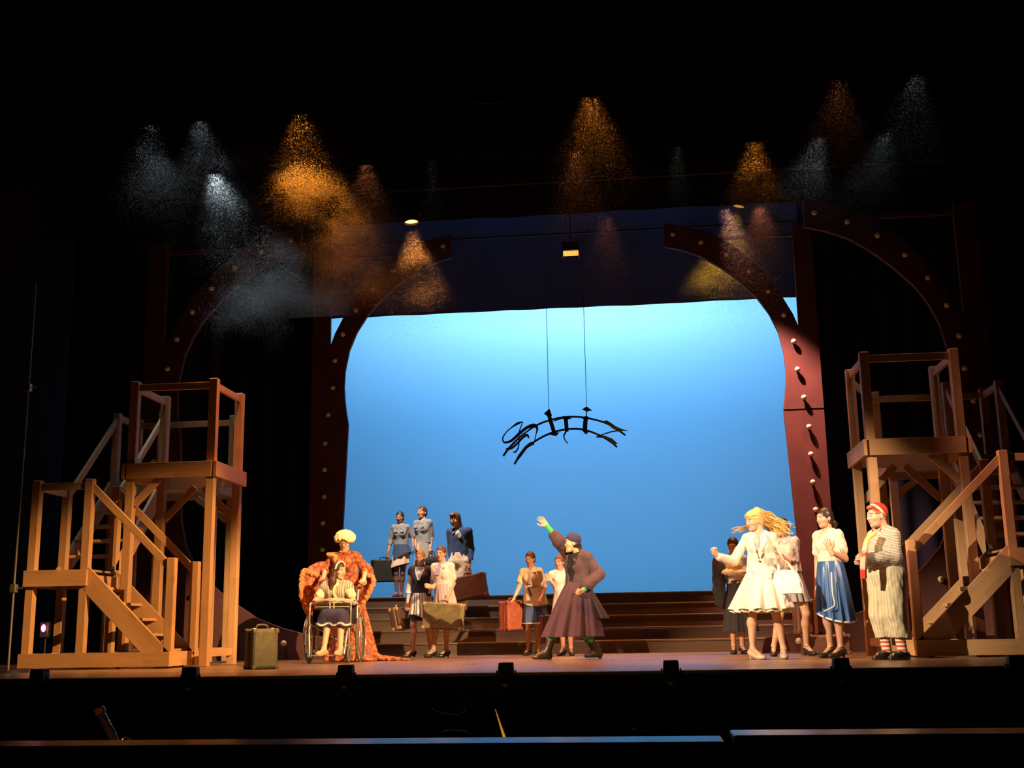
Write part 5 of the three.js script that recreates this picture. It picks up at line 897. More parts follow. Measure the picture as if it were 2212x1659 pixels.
// ---------- black shawl, half hidden left of the blonde
{
  const sk = figure({ label: 'person in a long black skirt with a black shawl, holding a yellow bundle', feet: xy(c5(400, 1468)), z: -6.3, H: 1.56, yaw: -12, chestYaw: -18, heel: 1, legs: TIGHTS,
    neck: c5(350, 575, 0), hip: c5(385, 830, 0), head: { px: xy(c5(345, 490)), dz: 0.03, yaw: -18, pitch: 22, roll: 4 },
    wrists: [c5(275, 735, 0.22), c5(420, 735, 0.2)], elbows: [c5(222, 690, 0.02), c5(470, 700, 0.0)], hands: [{ pose: 'relaxed', dir: [0.8, -0.1, 0.4], palm: [0, 1, 0.2] }, { pose: 'relaxed', dir: [-0.8, 0, 0.4], palm: [0, 1, 0.2] }],
    ankles: [c5(352, 1410, 0.05), c5(430, 1415, 0)], toes: [-5, 15] });
  top(sk, 'white_blouse', cloth(WHITE, 0.8), { sleeves: 1.5, fat: 0.018, low: 0.12, neckCut: 0.98, amp: 0.009 });
  skirt(sk, 'long_black_skirt', cloth([0.018, 0.018, 0.022], 0.8), { c0: sk.at(0.2), c1: sk.J(c5(412, 1262, 0)), r0: [0.13, 0.115], r1: [0.24, 0.22], folds: 9, amp: 0.02 });
  // shawl hanging from the forearm
  const e = sk.el[0], w = sk.wr[0], bot = (X, Y, z) => sk.J(c5(X, Y, z));
  mesh('black_shawl', solid([CAP(e.clone().add(V(-0.02, 0.1, -0.02)), w.clone().lerp(e, 0.4), 0.06, 0.05, 0.03), CAP(e, bot(215, 1000, 0.0), 0.07, 0.05, 0.04), CAP(e.clone().lerp(w, 0.4), bot(250, 1040, 0.04), 0.06, 0.035, 0.04), CAP(e.clone().add(V(-0.03, 0.05, -0.03)), bot(188, 900, -0.05), 0.06, 0.04, 0.04)], 0.009, { wobble: foldsOf(0.016, 16, 2) }), cloth([0.014, 0.014, 0.016], 0.95), sk.group);
  shoes(sk, BLACKSHOE, { heel: 1, strap: true });
  hair(sk, 'hair', hairMat([0.045, 0.022, 0.012]), CAPHAIR(0.11), { amp: 0.0035, freq: 60 });
  const y = sk.J(c5(352, 690, 0.27)).add(sk.base), t = thing('yellow_bundle', 'round yellow and cream cloth bundle held by the person with the black shawl', 'bundle', y.toArray());
  mesh('yellow_cloth', solid([ELL(V(0, 0, 0), V(0.105, 0.088, 0.085), null, 0.01)], 0.008, { wobble: foldsOf(0.012, 22, 3) }), cloth([0.75, 0.46, 0.10], 0.8), t);
  mesh('cream_cloth', solid([ELL(V(0.06, -0.07, 0.01), V(0.14, 0.045, 0.09), null, 0.01), ELL(V(-0.06, -0.06, 0.02), V(0.09, 0.05, 0.07), null, 0.03)], 0.008, { wobble: foldsOf(0.014, 20, 8) }), cloth([0.74, 0.66, 0.5], 0.8), t);
}
// ---------- pale shirt, half hidden behind the blonde's hair
{
  const sk = figure({ label: 'person in a pale pink shirt and grey skirt, half hidden behind the blonde', feet: xy(c5(860, 1500)), z: -4.7, H: 1.66, yaw: -25, chestYaw: -28, heel: 1, legs: TIGHTS, skin: SKIN.mid,
    neck: c5(800, 415, 0), hip: c5(862, 770, 0), head: { px: xy(c5(775, 330)), dz: 0.03, yaw: -50, pitch: 4 },
    wrists: [c5(745, 640, 0.2), c5(795, 598, 0.25)], elbows: [c5(720, 660, -0.05), c5(898, 672, 0.05)], hands: [{ pose: 'relaxed', palm: [0, 0, 1] }, { pose: 'relaxed', palm: [-0.2, 0.6, -0.7] }],
    ankles: [c5(716, 1440, 0.05), c5(1008, 1432, -0.05)], toes: [-10, 25], kneeHint: [V(0, 0, 1), V(0.4, 0, 1)] });
  const W = cloth([0.68, 0.52, 0.48], 0.8);
  top(sk, 'shirt', W, { sleeves: 0.7, fat: 0.016, low: 0.14, neckCut: 0.98, amp: 0.009, puff: 0.007 }); collar(sk, W);
  skirt(sk, 'grey_skirt', cloth([0.30, 0.27, 0.27], 0.8), { c0: sk.at(0.2), c1: sk.J(c5(885, 1000, 0)), r0: [0.135, 0.12], r1: [0.21, 0.19], folds: 15, amp: 0.014 });
  shoes(sk, BLACKSHOE, { heel: 1, strap: true });
  hair(sk, 'hair', hairMat(DARKHAIR), [...CAPHAIR(0.112), ELL(V(0, -0.02, -0.11), V(0.035, 0.035, 0.03), null, 0.02)], { amp: 0.0035, freq: 60 });
}
// ---------- the one with the raised arm
{
  const sk = figure({ label: 'person in a knit cap and dark purple coat reaching one arm up', feet: xy(c4(800, 1535)), z: -4.5, H: 1.66, yaw: -48, chestYaw: -42, bust: 0.035, skin: [0.60, 0.37, 0.26], legs: [0.05, 0.36, 0.12], open: true, build: 1.05,
    neck: c4(868, 500, 0), hip: c4(868, 905, 0), head: { px: xy(c4(808, 405)), dz: 0.06, yaw: -72, pitch: -3, roll: 0 },
    wrists: [c4(575, 245, 0.12), c4(925, 845, 0.24)], elbows: [c4(680, 385, 0.08), c4(1058, 700, 0.06)], hands: [{ pose: 'point', palm: [0.1, -0.5, 0.85], dir: [-0.62, 0.75, 0.05] }, { pose: 'fist', dir: [-0.6, -0.35, 0.5], palm: [-0.2, 0.4, -0.6] }],
    ankles: [c4(572, 1455, 0.06), c4(1050, 1450, -0.06)], toes: [-78, -62], kneeHint: [V(-0.7, 0, 0.8), V(-0.7, 0, 0.6)], ankleUp: [0.10, 0.11] });
  const COAT = cloth([0.058, 0.034, 0.050], 0.9), SKM = cloth([0.060, 0.030, 0.058], 0.85), GREEN = cloth([0.05, 0.42, 0.13], 0.85);
  top(sk, 'black_jumper', cloth([0.008, 0.008, 0.010], 0.9), { sleeves: 0.4, fat: 0.016, low: -0.02, neckCut: 1.0, amp: 0.003 });
  const coat = top(sk, 'coat', COAT, { sleeves: [1.35, 1.78], fat: 0.034, low: -0.02, neckCut: 0.95, amp: 0.009, vee: 1.0, veeW: 0.095, flare: 0.03, sleeveFat: 1.08 });
  skirt(sk, 'coat_tail', cloth([0.04, 0.026, 0.028], 0.9), { c0: sk.at(0.05), c1: sk.J(c4(985, 1120, -0.1)), r0: [0.185, 0.16], r1: [0.24, 0.21], folds: 9, amp: 0.02, open: [-2.7, 0.35], rows: 18 });
  skirt(sk, 'long_skirt', SKM, { c0: sk.at(0.22), c1: sk.J(c4(815, 1290, 0)), r0: [0.155, 0.14], r1: [0.37, 0.35], folds: 10, amp: 0.03, power: 0.85, rows: 34 });
  [0, 1].forEach((i) => { const a = sk.el[i].clone().lerp(sk.wr[i], i ? 0.72 : 0.3); mesh('green_cuff', solid([CAP(a, sk.wr[i].clone().lerp(a, 0.02), 0.037, 0.033, 0.01)], 0.006, { wobble: foldsOf(0.003, 30, i) }), GREEN, sk.group); mesh('green_stocking', solid([CAP(sk.kn[i].clone().lerp(sk.an[i], 0.06), sk.kn[i].clone().lerp(sk.an[i], 0.55), 0.066, 0.060, 0.01)], 0.007, { wobble: foldsOf(0.005, 22, i + 3) }), GREEN, sk.group); });
  shoes(sk, std(lin(0.032, 0.024, 0.018), 0.38), { boot: 0.55, heel: 2, big: 0.7 });
  const K = solid([ELL(V(0, 0.042, -0.022), V(0.092, 0.094, 0.104), null, 0.01), SUB(ELL(V(0, -0.075, 0.10), V(0.12, 0.12, 0.10), null, 0.008)), CUT(V(0, -0.9, 0.42).normalize(), V(0, -0.005, -0.02))], 0.0055, { wobble: (x, y, z) => 0.0016 * Math.sin(Math.atan2(x, z + 0.02) * 46) }); K.applyMatrix4(sk.headM); mesh('knit_cap', K, cloth([0.028, 0.032, 0.085], 0.95), sk.group);
  hair(sk, 'hair', hairMat([0.03, 0.014, 0.016]), [ELL(V(0, -0.01, -0.035), V(0.079, 0.07, 0.08), null, 0.02), CAP(V(0, -0.05, -0.10), V(0.01, -0.13, -0.12), 0.035, 0.03, 0.02), CAP(V(0.01, -0.13, -0.12), V(0.02, -0.24, -0.11), 0.03, 0.012, 0.02)], { amp: 0.005, freq: 45 });
  collar(sk, COAT, { r: 0.075, drop: 0.07, wide: 0.07 });
}
// ---------- half hidden behind the raised arm figure
{
  const sk = figure({ label: 'person in a white dress, mostly hidden behind the purple coat', feet: xy(c4(765, 1450)), z: -6.9, H: 1.46, yaw: 5, heel: 1, legs: TIGHTS,
    neck: c4(700, 665, 0), hip: c4(735, 940, 0), head: { px: xy(c4(690, 588)), dz: 0.02, yaw: -20, pitch: 4 },
    wrists: [c4(612, 762, 0.2), c4(800, 950, 0.05)], elbows: [c4(655, 830, 0.0), c4(820, 800, 0)], hands: [{ pose: 'flat', dir: [-0.5, 0.8, 0.2], palm: [0, 0, 1] }, {}], ankles: [c4(728, 1400, 0.05), c4(800, 1395, 0)], toes: [-25, 10] });
  top(sk, 'white_blouse', cloth(WHITE, 0.8), { sleeves: 0.55, fat: 0.018, low: 0.12, neckCut: 0.97, amp: 0.006 });
  skirt(sk, 'white_skirt', cloth([0.66, 0.58, 0.5], 0.8), { c0: sk.at(0.2), c1: sk.J(c4(745, 1230, 0)), r0: [0.13, 0.115], r1: [0.22, 0.20], folds: 13, amp: 0.016 });
  shoes(sk, BLACKSHOE, { heel: 1, strap: true });
  hair(sk, 'hair', hairMat([0.20, 0.07, 0.035]), [...CAPHAIR(0.11), ELL(V(0.02, 0.10, -0.05), V(0.04, 0.035, 0.04), null, 0.02)], { amp: 0.004, freq: 40 });
}
// ---------- girl with the orange red case
{
  const sk = figure({ label: 'person in a pale shirt and denim skirt with one hand on the orange red suitcase', feet: xy(c4(445, 1465)), z: -7.5, H: 1.5, yaw: -8, chestYaw: -10, heel: 1, legs: [0.52, 0.28, 0.13], skin: SKIN.fair,
    neck: c4(425, 642, 0), hip: c4(455, 905, 0), head: { px: xy(c4(416, 556)), dz: 0.03, yaw: -22, pitch: 12 },
    wrists: [c4(262, 935, 0.14), c4(520, 925, 0.14)], elbows: [c4(312, 820, 0.02), c4(556, 815, -0.02)], hands: [{ pose: 'relaxed', palm: [0.2, -0.6, 0.3], dir: [-0.6, -0.7, 0.25] }, { pose: 'relaxed', palm: [-0.5, 0, -0.8] }],
    ankles: [c4(398, 1420, 0.03), c4(488, 1418, 0.0)], toes: [-18, 2] });
  const W = cloth([0.70, 0.56, 0.36], 0.8);
  const b = top(sk, 'shirt', W, { sleeves: 0.62, fat: 0.016, low: 0.2, neckCut: 0.98, amp: 0.009, puff: 0.007 }); collar(sk, W);
  strip(sk, 'tie', cloth([0.34, 0.26, 0.2], 0.7), [front(sk, 0.93, 0, 0.0), front(sk, 0.75, -0.002, 0.055), front(sk, 0.42, 0, 0.05)], (t) => 0.028 + 0.03 * t, 0.01);
  badge(sk, 0.77, 0.075, 0.03, [0.12, 0.12, 0.10], [0.6, 0.55, 0.4], b);
  skirt(sk, 'tied_jumper', cloth([0.42, 0.36, 0.24], 0.85), { c0: sk.at(0.30), c1: sk.J(c4(462, 968, 0)), r0: [0.152, 0.135], r1: [0.192, 0.176], folds: 5, amp: 0.01, drop: (a) => 0.06 * Math.cos((a - 1.2)), rows: 16 });
  strip(sk, 'purple_ribbon', cloth([0.09, 0.04, 0.16], 0.7), [front(sk, 0.30, -0.05, 0.055), front(sk, 0.16, -0.03, 0.075), front(sk, 0.0, -0.005, 0.085)], 0.03, 0.01);
  skirt(sk, 'denim_skirt', cloth([0.055, 0.10, 0.22], 0.9), { c0: sk.at(0.12), c1: sk.J(c4(468, 1158, 0)), r0: [0.15, 0.13], r1: [0.208, 0.19], folds: 10, amp: 0.008, colour: null });
  const hem = sk.J(c4(468, 1164, 0)), tr = []; for (let k = 0; k < 48; k++) { const a = k / 48 * 6.2832; tr.push(hem.clone().addScaledVector(sk.latH, Math.cos(a) * 0.21).addScaledVector(sk.fH, Math.sin(a) * 0.192)); } mesh('hem_band', tube(tr, 0.008, 96, 6, true), cloth(CREAM, 0.8), sk.group);
  shoes(sk, BLACKSHOE, { heel: 1, strap: true });
  hair(sk, 'hair', hairMat([0.10, 0.042, 0.02]), [...CAPHAIR(0.11), ELL(V(0, 0.03, -0.115), V(0.04, 0.04, 0.03), null, 0.02)], { amp: 0.0035, freq: 60 });
  const q = at(...xy(c4(240, 1240)), -7.45), S = suitcase(0.40, 0.43, 0.2, [0.40, 0.095, 0.035], 'orange red suitcase under the hand of the person in the denim skirt', { trim: [0.22, 0.04, 0.02] }); put(S, q.x + 0.02, 0.375, -7.42, 0.95, 0.03);
}
// ---------- dark waistcoat
{
  const sk = figure({ label: 'person in a dark waistcoat with a bow tie and a white striped skirt, stepping forward', feet: xy(c3(1360, 1490)), z: -7.4, H: 1.53, yaw: -6, chestYaw: -4, heel: 1, legs: [0.55, 0.32, 0.2],
    neck: c3(1352, 628, 0), hip: c3(1352, 905, 0), head: { px: xy(c3(1345, 545)), dz: 0.03, yaw: -6, pitch: 6 },
    wrists: [c3(1222, 975, 0.1), c3(1445, 830, 0.15)], elbows: [c3(1242, 835, -0.05), c3(1452, 790, -0.06)], hands: [{ pose: 'grip', palm: [0.3, 0, -0.9], dir: [-0.1, -1, 0.1] }, { pose: 'relaxed', palm: [-1, 0, 0] }],
    ankles: [c3(1272, 1440, 0.1), c3(1442, 1432, 0.0)], toes: [-45, -20], kneeHint: [V(-0.2, 0, 1), V(0, 0, 1)] });
  top(sk, 'white_shirt', cloth([0.52, 0.58, 0.64], 0.8), { sleeves: 1.35, fat: 0.016, low: 0.14, neckCut: 0.985, amp: 0.006, sleeveFat: 1.1 });
  const v = top(sk, 'waistcoat', cloth([0.018, 0.015, 0.028], 0.75), { sleeves: 0, fat: 0.026, low: 0.02, neckCut: 0.93, amp: 0.003, vee: 0.42 });
  for (const d of [-1, 1]) strip(sk, 'white_edging', cloth(WHITE, 0.8), [front(sk, 0.92, d * 0.075, 0.0), front(sk, 0.75, d * 0.045, 0.062), front(sk, 0.55, d * 0.008, 0.075)], 0.016, 0.008, v);
  strip(sk, 'shirt_front', cloth([0.42, 0.52, 0.66], 0.8), [front(sk, 0.93, 0, 0.0), front(sk, 0.78, 0, 0.05), front(sk, 0.60, 0, 0.062)], (t) => 0.09 * (1 - t) + 0.015, 0.006);
  mesh('bow_tie', merge([ball(0.014, 0, 0, 0, 10, 8), cyl(0.005, 0.026, 0.06, 10).rotateZ(1.57).translate(-0.034, 0, 0), cyl(0.026, 0.005, 0.06, 10).rotateZ(1.57).translate(0.034, 0, 0)].map((g) => g.scale(1, 1, 0.5).rotateY(sk.cy))).translate(...front(sk, 0.93, 0, 0.03).toArray()), cloth([0.38, 0.42, 0.42], 0.7), sk.group);
  skirt(sk, 'striped_skirt', cloth([1, 1, 1], 0.8, { vertexColors: true }), { c0: sk.at(0.14), c1: sk.J(c3(1358, 1112, 0)), r0: [0.14, 0.125], r1: [0.205, 0.19], folds: 9, amp: 0.018, drop: (a) => 0.05 * Math.sin(a * 2 + 0.5), colour: (t, a) => (Math.sin(a * 22 + t * 2) > 0.55 ? [0.10, 0.10, 0.16] : [0.70, 0.62, 0.50]) });
  skirt(sk, 'dark_underskirt', cloth([0.02, 0.02, 0.04], 0.85), { c0: sk.at(0.12), c1: sk.J(c3(1358, 1140, 0)), r0: [0.13, 0.115], r1: [0.185, 0.17], folds: 9, amp: 0.014 });
  shoes(sk, BLACKSHOE, { heel: 1, strap: true });
  hair(sk, 'hair', hairMat([0.36, 0.17, 0.07]), [...CAPHAIR(0.11), ELL(V(0, 0.04, -0.115), V(0.035, 0.035, 0.028), null, 0.02)], { amp: 0.0035, freq: 60 });
  const q = at(...xy(c3(1160, 1225)), -7.32), S = suitcase(0.42, 0.33, 0.15, [0.12, 0.06, 0.03], 'narrow brown suitcase seen end on, held by the person in the dark waistcoat', { trim: [0.4, 0.25, 0.12] }); put(S, q.x + 0.02, q.y, -7.32, 1.38, 0, -0.22);
}
// ---------- white shirt with the olive case
{
  const sk = figure({ label: 'person in a white shirt, lilac tie and pale pleated skirt carrying the olive suitcase', feet: xy(c3(1525, 1492)), z: -6.95, H: 1.55, yaw: -12, chestYaw: -14, heel: 1, legs: [0.50, 0.28, 0.17],
    neck: c3(1555, 590, 0), hip: c3(1570, 885, 0), head: { px: xy(c3(1540, 505)), dz: 0.03, yaw: -16, pitch: 4 },
    wrists: [c3(1450, 822, 0.24), c3(1600, 925, 0.16)], elbows: [c3(1488, 800, -0.02), c3(1655, 790, 0.0)], hands: [{ pose: 'fist', dir: [-0.85, 0.25, 0.4], palm: [0, -0.3, -1] }, { pose: 'grip', dir: [-0.25, -1, 0.1], palm: [-0.4, 0, -0.9] }],
    ankles: [c3(1468, 1440, 0.06), c3(1590, 1432, 0.02)], toes: [-35, -40] });
  const W = cloth([0.72, 0.66, 0.60], 0.8);
  const b = top(sk, 'shirt', W, { sleeves: 0.66, fat: 0.016, low: 0.22, neckCut: 0.98, amp: 0.008, puff: 0.006 }); collar(sk, W, { drop: 0.05, wide: 0.06 });
  strip(sk, 'lilac_tie', cloth([0.36, 0.28, 0.38], 0.7), [front(sk, 0.93, -0.01, 0.0), front(sk, 0.78, -0.02, 0.055), front(sk, 0.6, -0.035, 0.07)], (t) => 0.03 + 0.035 * t, 0.012);
  badge(sk, 0.8, 0.06, 0.022, [0.2, 0.2, 0.3], [0.6, 0.5, 0.5], b);
  skirt(sk, 'pleated_skirt', cloth([1, 1, 1], 0.8, { vertexColors: true }), { c0: sk.at(0.33), c1: sk.J(c3(1585, 1095, 0)), r0: [0.13, 0.115], r1: [0.20, 0.185], folds: 16, amp: 0.014, sharp: 2, colour: (t, a) => (Math.sin(a * 16) > 0.3 ? [0.42, 0.34, 0.40] : [0.62, 0.50, 0.46]) });
  shoes(sk, BLACKSHOE, { heel: 1, strap: true });
  hair(sk, 'hair', hairMat([0.13, 0.05, 0.022]), [...CAPHAIR(0.11), ELL(V(0, 0.05, -0.115), V(0.035, 0.035, 0.028), null, 0.02)], { amp: 0.0035, freq: 60 });
  const q = at(...xy(c3(1553, 1225)), -6.75), S = suitcase(0.60, 0.385, 0.18, [0.30, 0.235, 0.10], 'olive suitcase with worn edges carried at the foot of the steps', { trim: [0.38, 0.30, 0.16] }); put(S, q.x, q.y, -6.76, -0.12, -0.07);
}
// ---------- three on the platform
const PLAT = (o) => ({ ...o, y: PLAT_H });
{
  const sk = figure(PLAT({ label: 'person in a grey shirt and blue skirt holding a black suitcase on the platform', feet: xy(c3(1140, 918)), z: -10.75, H: 1.5, yaw: -4, heel: 0, legs: [0.20, 0.10, 0.07], skin: SKIN.tan,
    neck: c3(1158, 230, 0), hip: c3(1165, 470, 0), head: { px: xy(c3(1153, 165)), dz: 0.02, yaw: -8, pitch: 6 },
    wrists: [c3(1040, 500, 0.06), c3(1278, 445, 0.05)], elbows: [c3(1068, 380, -0.05), c3(1272, 345, -0.05)], hands: [{ pose: 'grip', dir: [-0.1, -1, 0], palm: [0.2, 0, -1] }, { pose: 'relaxed', palm: [-1, 0, 0] }],
    ankles: [c3(1120, 890, 0.04), c3(1165, 890, 0.0)], toes: [-10, 5] }));
  const S = cloth([0.20, 0.22, 0.25], 0.9); const b = top(sk, 'denim_shirt', S, { sleeves: [1.3, 1.1], fat: 0.016, low: 0.16, neckCut: 0.98, amp: 0.008 }); collar(sk, S);
  for (const d of [-1, 1]) strip(sk, 'pocket', S, [front(sk, 0.8, d * 0.07, 0.05), front(sk, 0.68, d * 0.07, 0.065)], 0.06, 0.006, b);
  skirt(sk, 'cream_underskirt', cloth([0.6, 0.5, 0.38], 0.85), { c0: sk.at(0.0), c1: sk.J(c3(1150, 625, 0)), r0: [0.14, 0.12], r1: [0.19, 0.17], folds: 8, amp: 0.008, drop: (a) => 0.05 * Math.cos(a + 3.2) });
  skirt(sk, 'blue_overskirt', cloth([0.03, 0.06, 0.13], 0.85), { c0: sk.at(0.24), c1: sk.J(c3(1168, 548, 0)), r0: [0.138, 0.12], r1: [0.185, 0.165], folds: 8, amp: 0.008, drop: (a) => 0.10 * Math.cos(a + 3.0) });
  shoes(sk, std(lin(0.10, 0.03, 0.02), 0.4), {});
  hair(sk, 'hair', hairMat(DARKHAIR), [...CAPHAIR(0.112), ELL(V(0, 0.0, -0.11), V(0.04, 0.04, 0.03), null, 0.02)], { amp: 0.0035, freq: 60 });
  const q = at(...xy(c3(1012, 775)), -10.7), C = suitcase(0.42, 0.40, 0.16, [0.016, 0.022, 0.020], 'black suitcase held on the platform at the top left of the steps', { corners: true, trim: [0.012, 0.015, 0.014] }); put(C, q.x - 0.02, q.y, -10.66, 0.55, 0.03);
}
{
  const sk = figure(PLAT({ label: 'person in a grey denim shirt with pale skirt, middle of the three on the platform', feet: xy(c3(1375, 918)), z: -11.2, H: 1.68, yaw: -18, chestYaw: -20, legs: [0.4, 0.22, 0.15], skin: SKIN.mid,
    neck: c3(1368, 185, 0), hip: c3(1375, 430, 0), head: { px: xy(c3(1360, 118)), dz: 0.02, yaw: -28, pitch: -4 },
    wrists: [c3(1300, 430, 0.1), c3(1442, 445, 0.06)], elbows: [c3(1285, 330, -0.05), c3(1452, 335, -0.04)], hands: [{}, { pose: 'grip', palm: [-0.5, 0, -0.8] }], ankles: [c3(1350, 900, 0), c3(1400, 900, 0)], toes: [-20, 0] }));
  const S = cloth([0.24, 0.26, 0.29], 0.9); const b = top(sk, 'denim_shirt', S, { sleeves: [0.95, 0.95], fat: 0.016, low: 0.12, neckCut: 0.98, amp: 0.008 }); collar(sk, S);
  for (const d of [-1, 1]) strip(sk, 'pocket', S, [front(sk, 0.8, d * 0.07, 0.05), front(sk, 0.68, d * 0.07, 0.065)], 0.06, 0.006, b);
  skirt(sk, 'pale_skirt', cloth([1, 1, 1], 0.85, { vertexColors: true }), { c0: sk.at(0.18), c1: sk.J(c3(1385, 640, 0)), r0: [0.14, 0.12], r1: [0.2, 0.18], folds: 8, amp: 0.012, colour: (t, a) => (a > 1.7 && a < 3.0 ? [0.62, 0.5, 0.32] : [0.30, 0.29, 0.27]) });
  shoes(sk, std(lin(0.05, 0.03, 0.02), 0.4), {});
  hair(sk, 'hair', hairMat([0.07, 0.03, 0.02]), [...CAPHAIR(0.112), ELL(V(0, 0.02, -0.11), V(0.035, 0.04, 0.03), null, 0.02)], { amp: 0.0035, freq: 60 });
  const q = at(...xy(c3(1456, 615)), -10.95), t = thing('black_bag', 'soft black bag held low by the middle person on the platform', 'bag', [q.x, q.y, -10.95]);
  mesh('bag_body', solid([ELL(V(0, 0.08, 0), V(0.13, 0.09, 0.07), null, 0.01), CAP(V(-0.08, 0.03, 0), V(0.1, 0.03, 0), 0.05, 0.05, 0.03)], 0.009, { wobble: foldsOf(0.008, 18, 4) }), cloth([0.016, 0.015, 0.02], 0.8), t);
  mesh('strap', tube([V(-0.07, 0.14, 0), V(-0.04, 0.24, 0), V(0.02, 0.25, 0), V(0.06, 0.15, 0)], 0.009, 16, 6), cloth([0.016, 0.015, 0.02], 0.8), t);
}
{
  const sk = figure(({ label: 'person in a navy jumper with a crest and white trousers carrying the brown suitcase', y: 0.6, feet: xy(c3(1715, 1120)), z: -9.62, H: 1.74, yaw: -16, chestYaw: -18, bust: 0, shoulders: 0.175, skin: SKIN.mid,
    neck: c3(1712, 262, 0), hip: c3(1715, 575, 0), head: { px: xy(c3(1672, 185)), dz: 0.07, yaw: -30, pitch: 14 },
    wrists: [c3(1655, 620, 0.02), c3(1800, 640, 0.10)], elbows: [c3(1640, 450, -0.08), c3(1815, 460, -0.06)], hands: [{ pose: 'relaxed', palm: [1, 0, 0] }, { pose: 'grip', palm: [-0.3, 0, -0.9], dir: [0.0, -1, 0.05] }], ankles: [c3(1690, 1100, 0), c3(1750, 1100, 0)], toes: [-25, 5] }));
  trousers(sk, 'white_trousers', cloth([0.72, 0.62, 0.48], 0.85), { to: 1.9, fat: 0.02, hipFat: 0.008, amp: 0.006 });
  top(sk, 'white_shirt', cloth(WHITE, 0.8), { sleeves: 0, fat: 0.012, low: 0.2, neckCut: 1.0, amp: 0.002 }); collar(sk, cloth(WHITE, 0.8), { r: 0.072, drop: 0.05, wide: 0.055 });
  const j = top(sk, 'navy_jumper', cloth([0.022, 0.05, 0.14], 0.92), { sleeves: 1.9, fat: 0.026, low: -0.01, neckCut: 0.965, amp: 0.006, vee: 0.34, sleeveFat: 1.1 });
  badge(sk, 0.74, 0.07, 0.038, [0.55, 0.5, 0.35], [0.06, 0.08, 0.18], j);
  shoes(sk, BLACKSHOE, { solid_: true });
  hair(sk, 'hair', hairMat([0.11, 0.045, 0.02]), [...CAPHAIR(0.112), ELL(V(0, 0.09, 0.045), V(0.06, 0.035, 0.05), null, 0.02)], { amp: 0.006, freq: 45 });
  const q = at(...xy(c3(1838, 935)), -9.4), S = suitcase(0.60, 0.40, 0.19, [0.16, 0.05, 0.025], 'brown leather suitcase carried tilted by the person in the navy jumper', { trim: [0.10, 0.03, 0.015] }); put(S, q.x - 0.02, q.y, -9.4, -0.25, 0.16);
}
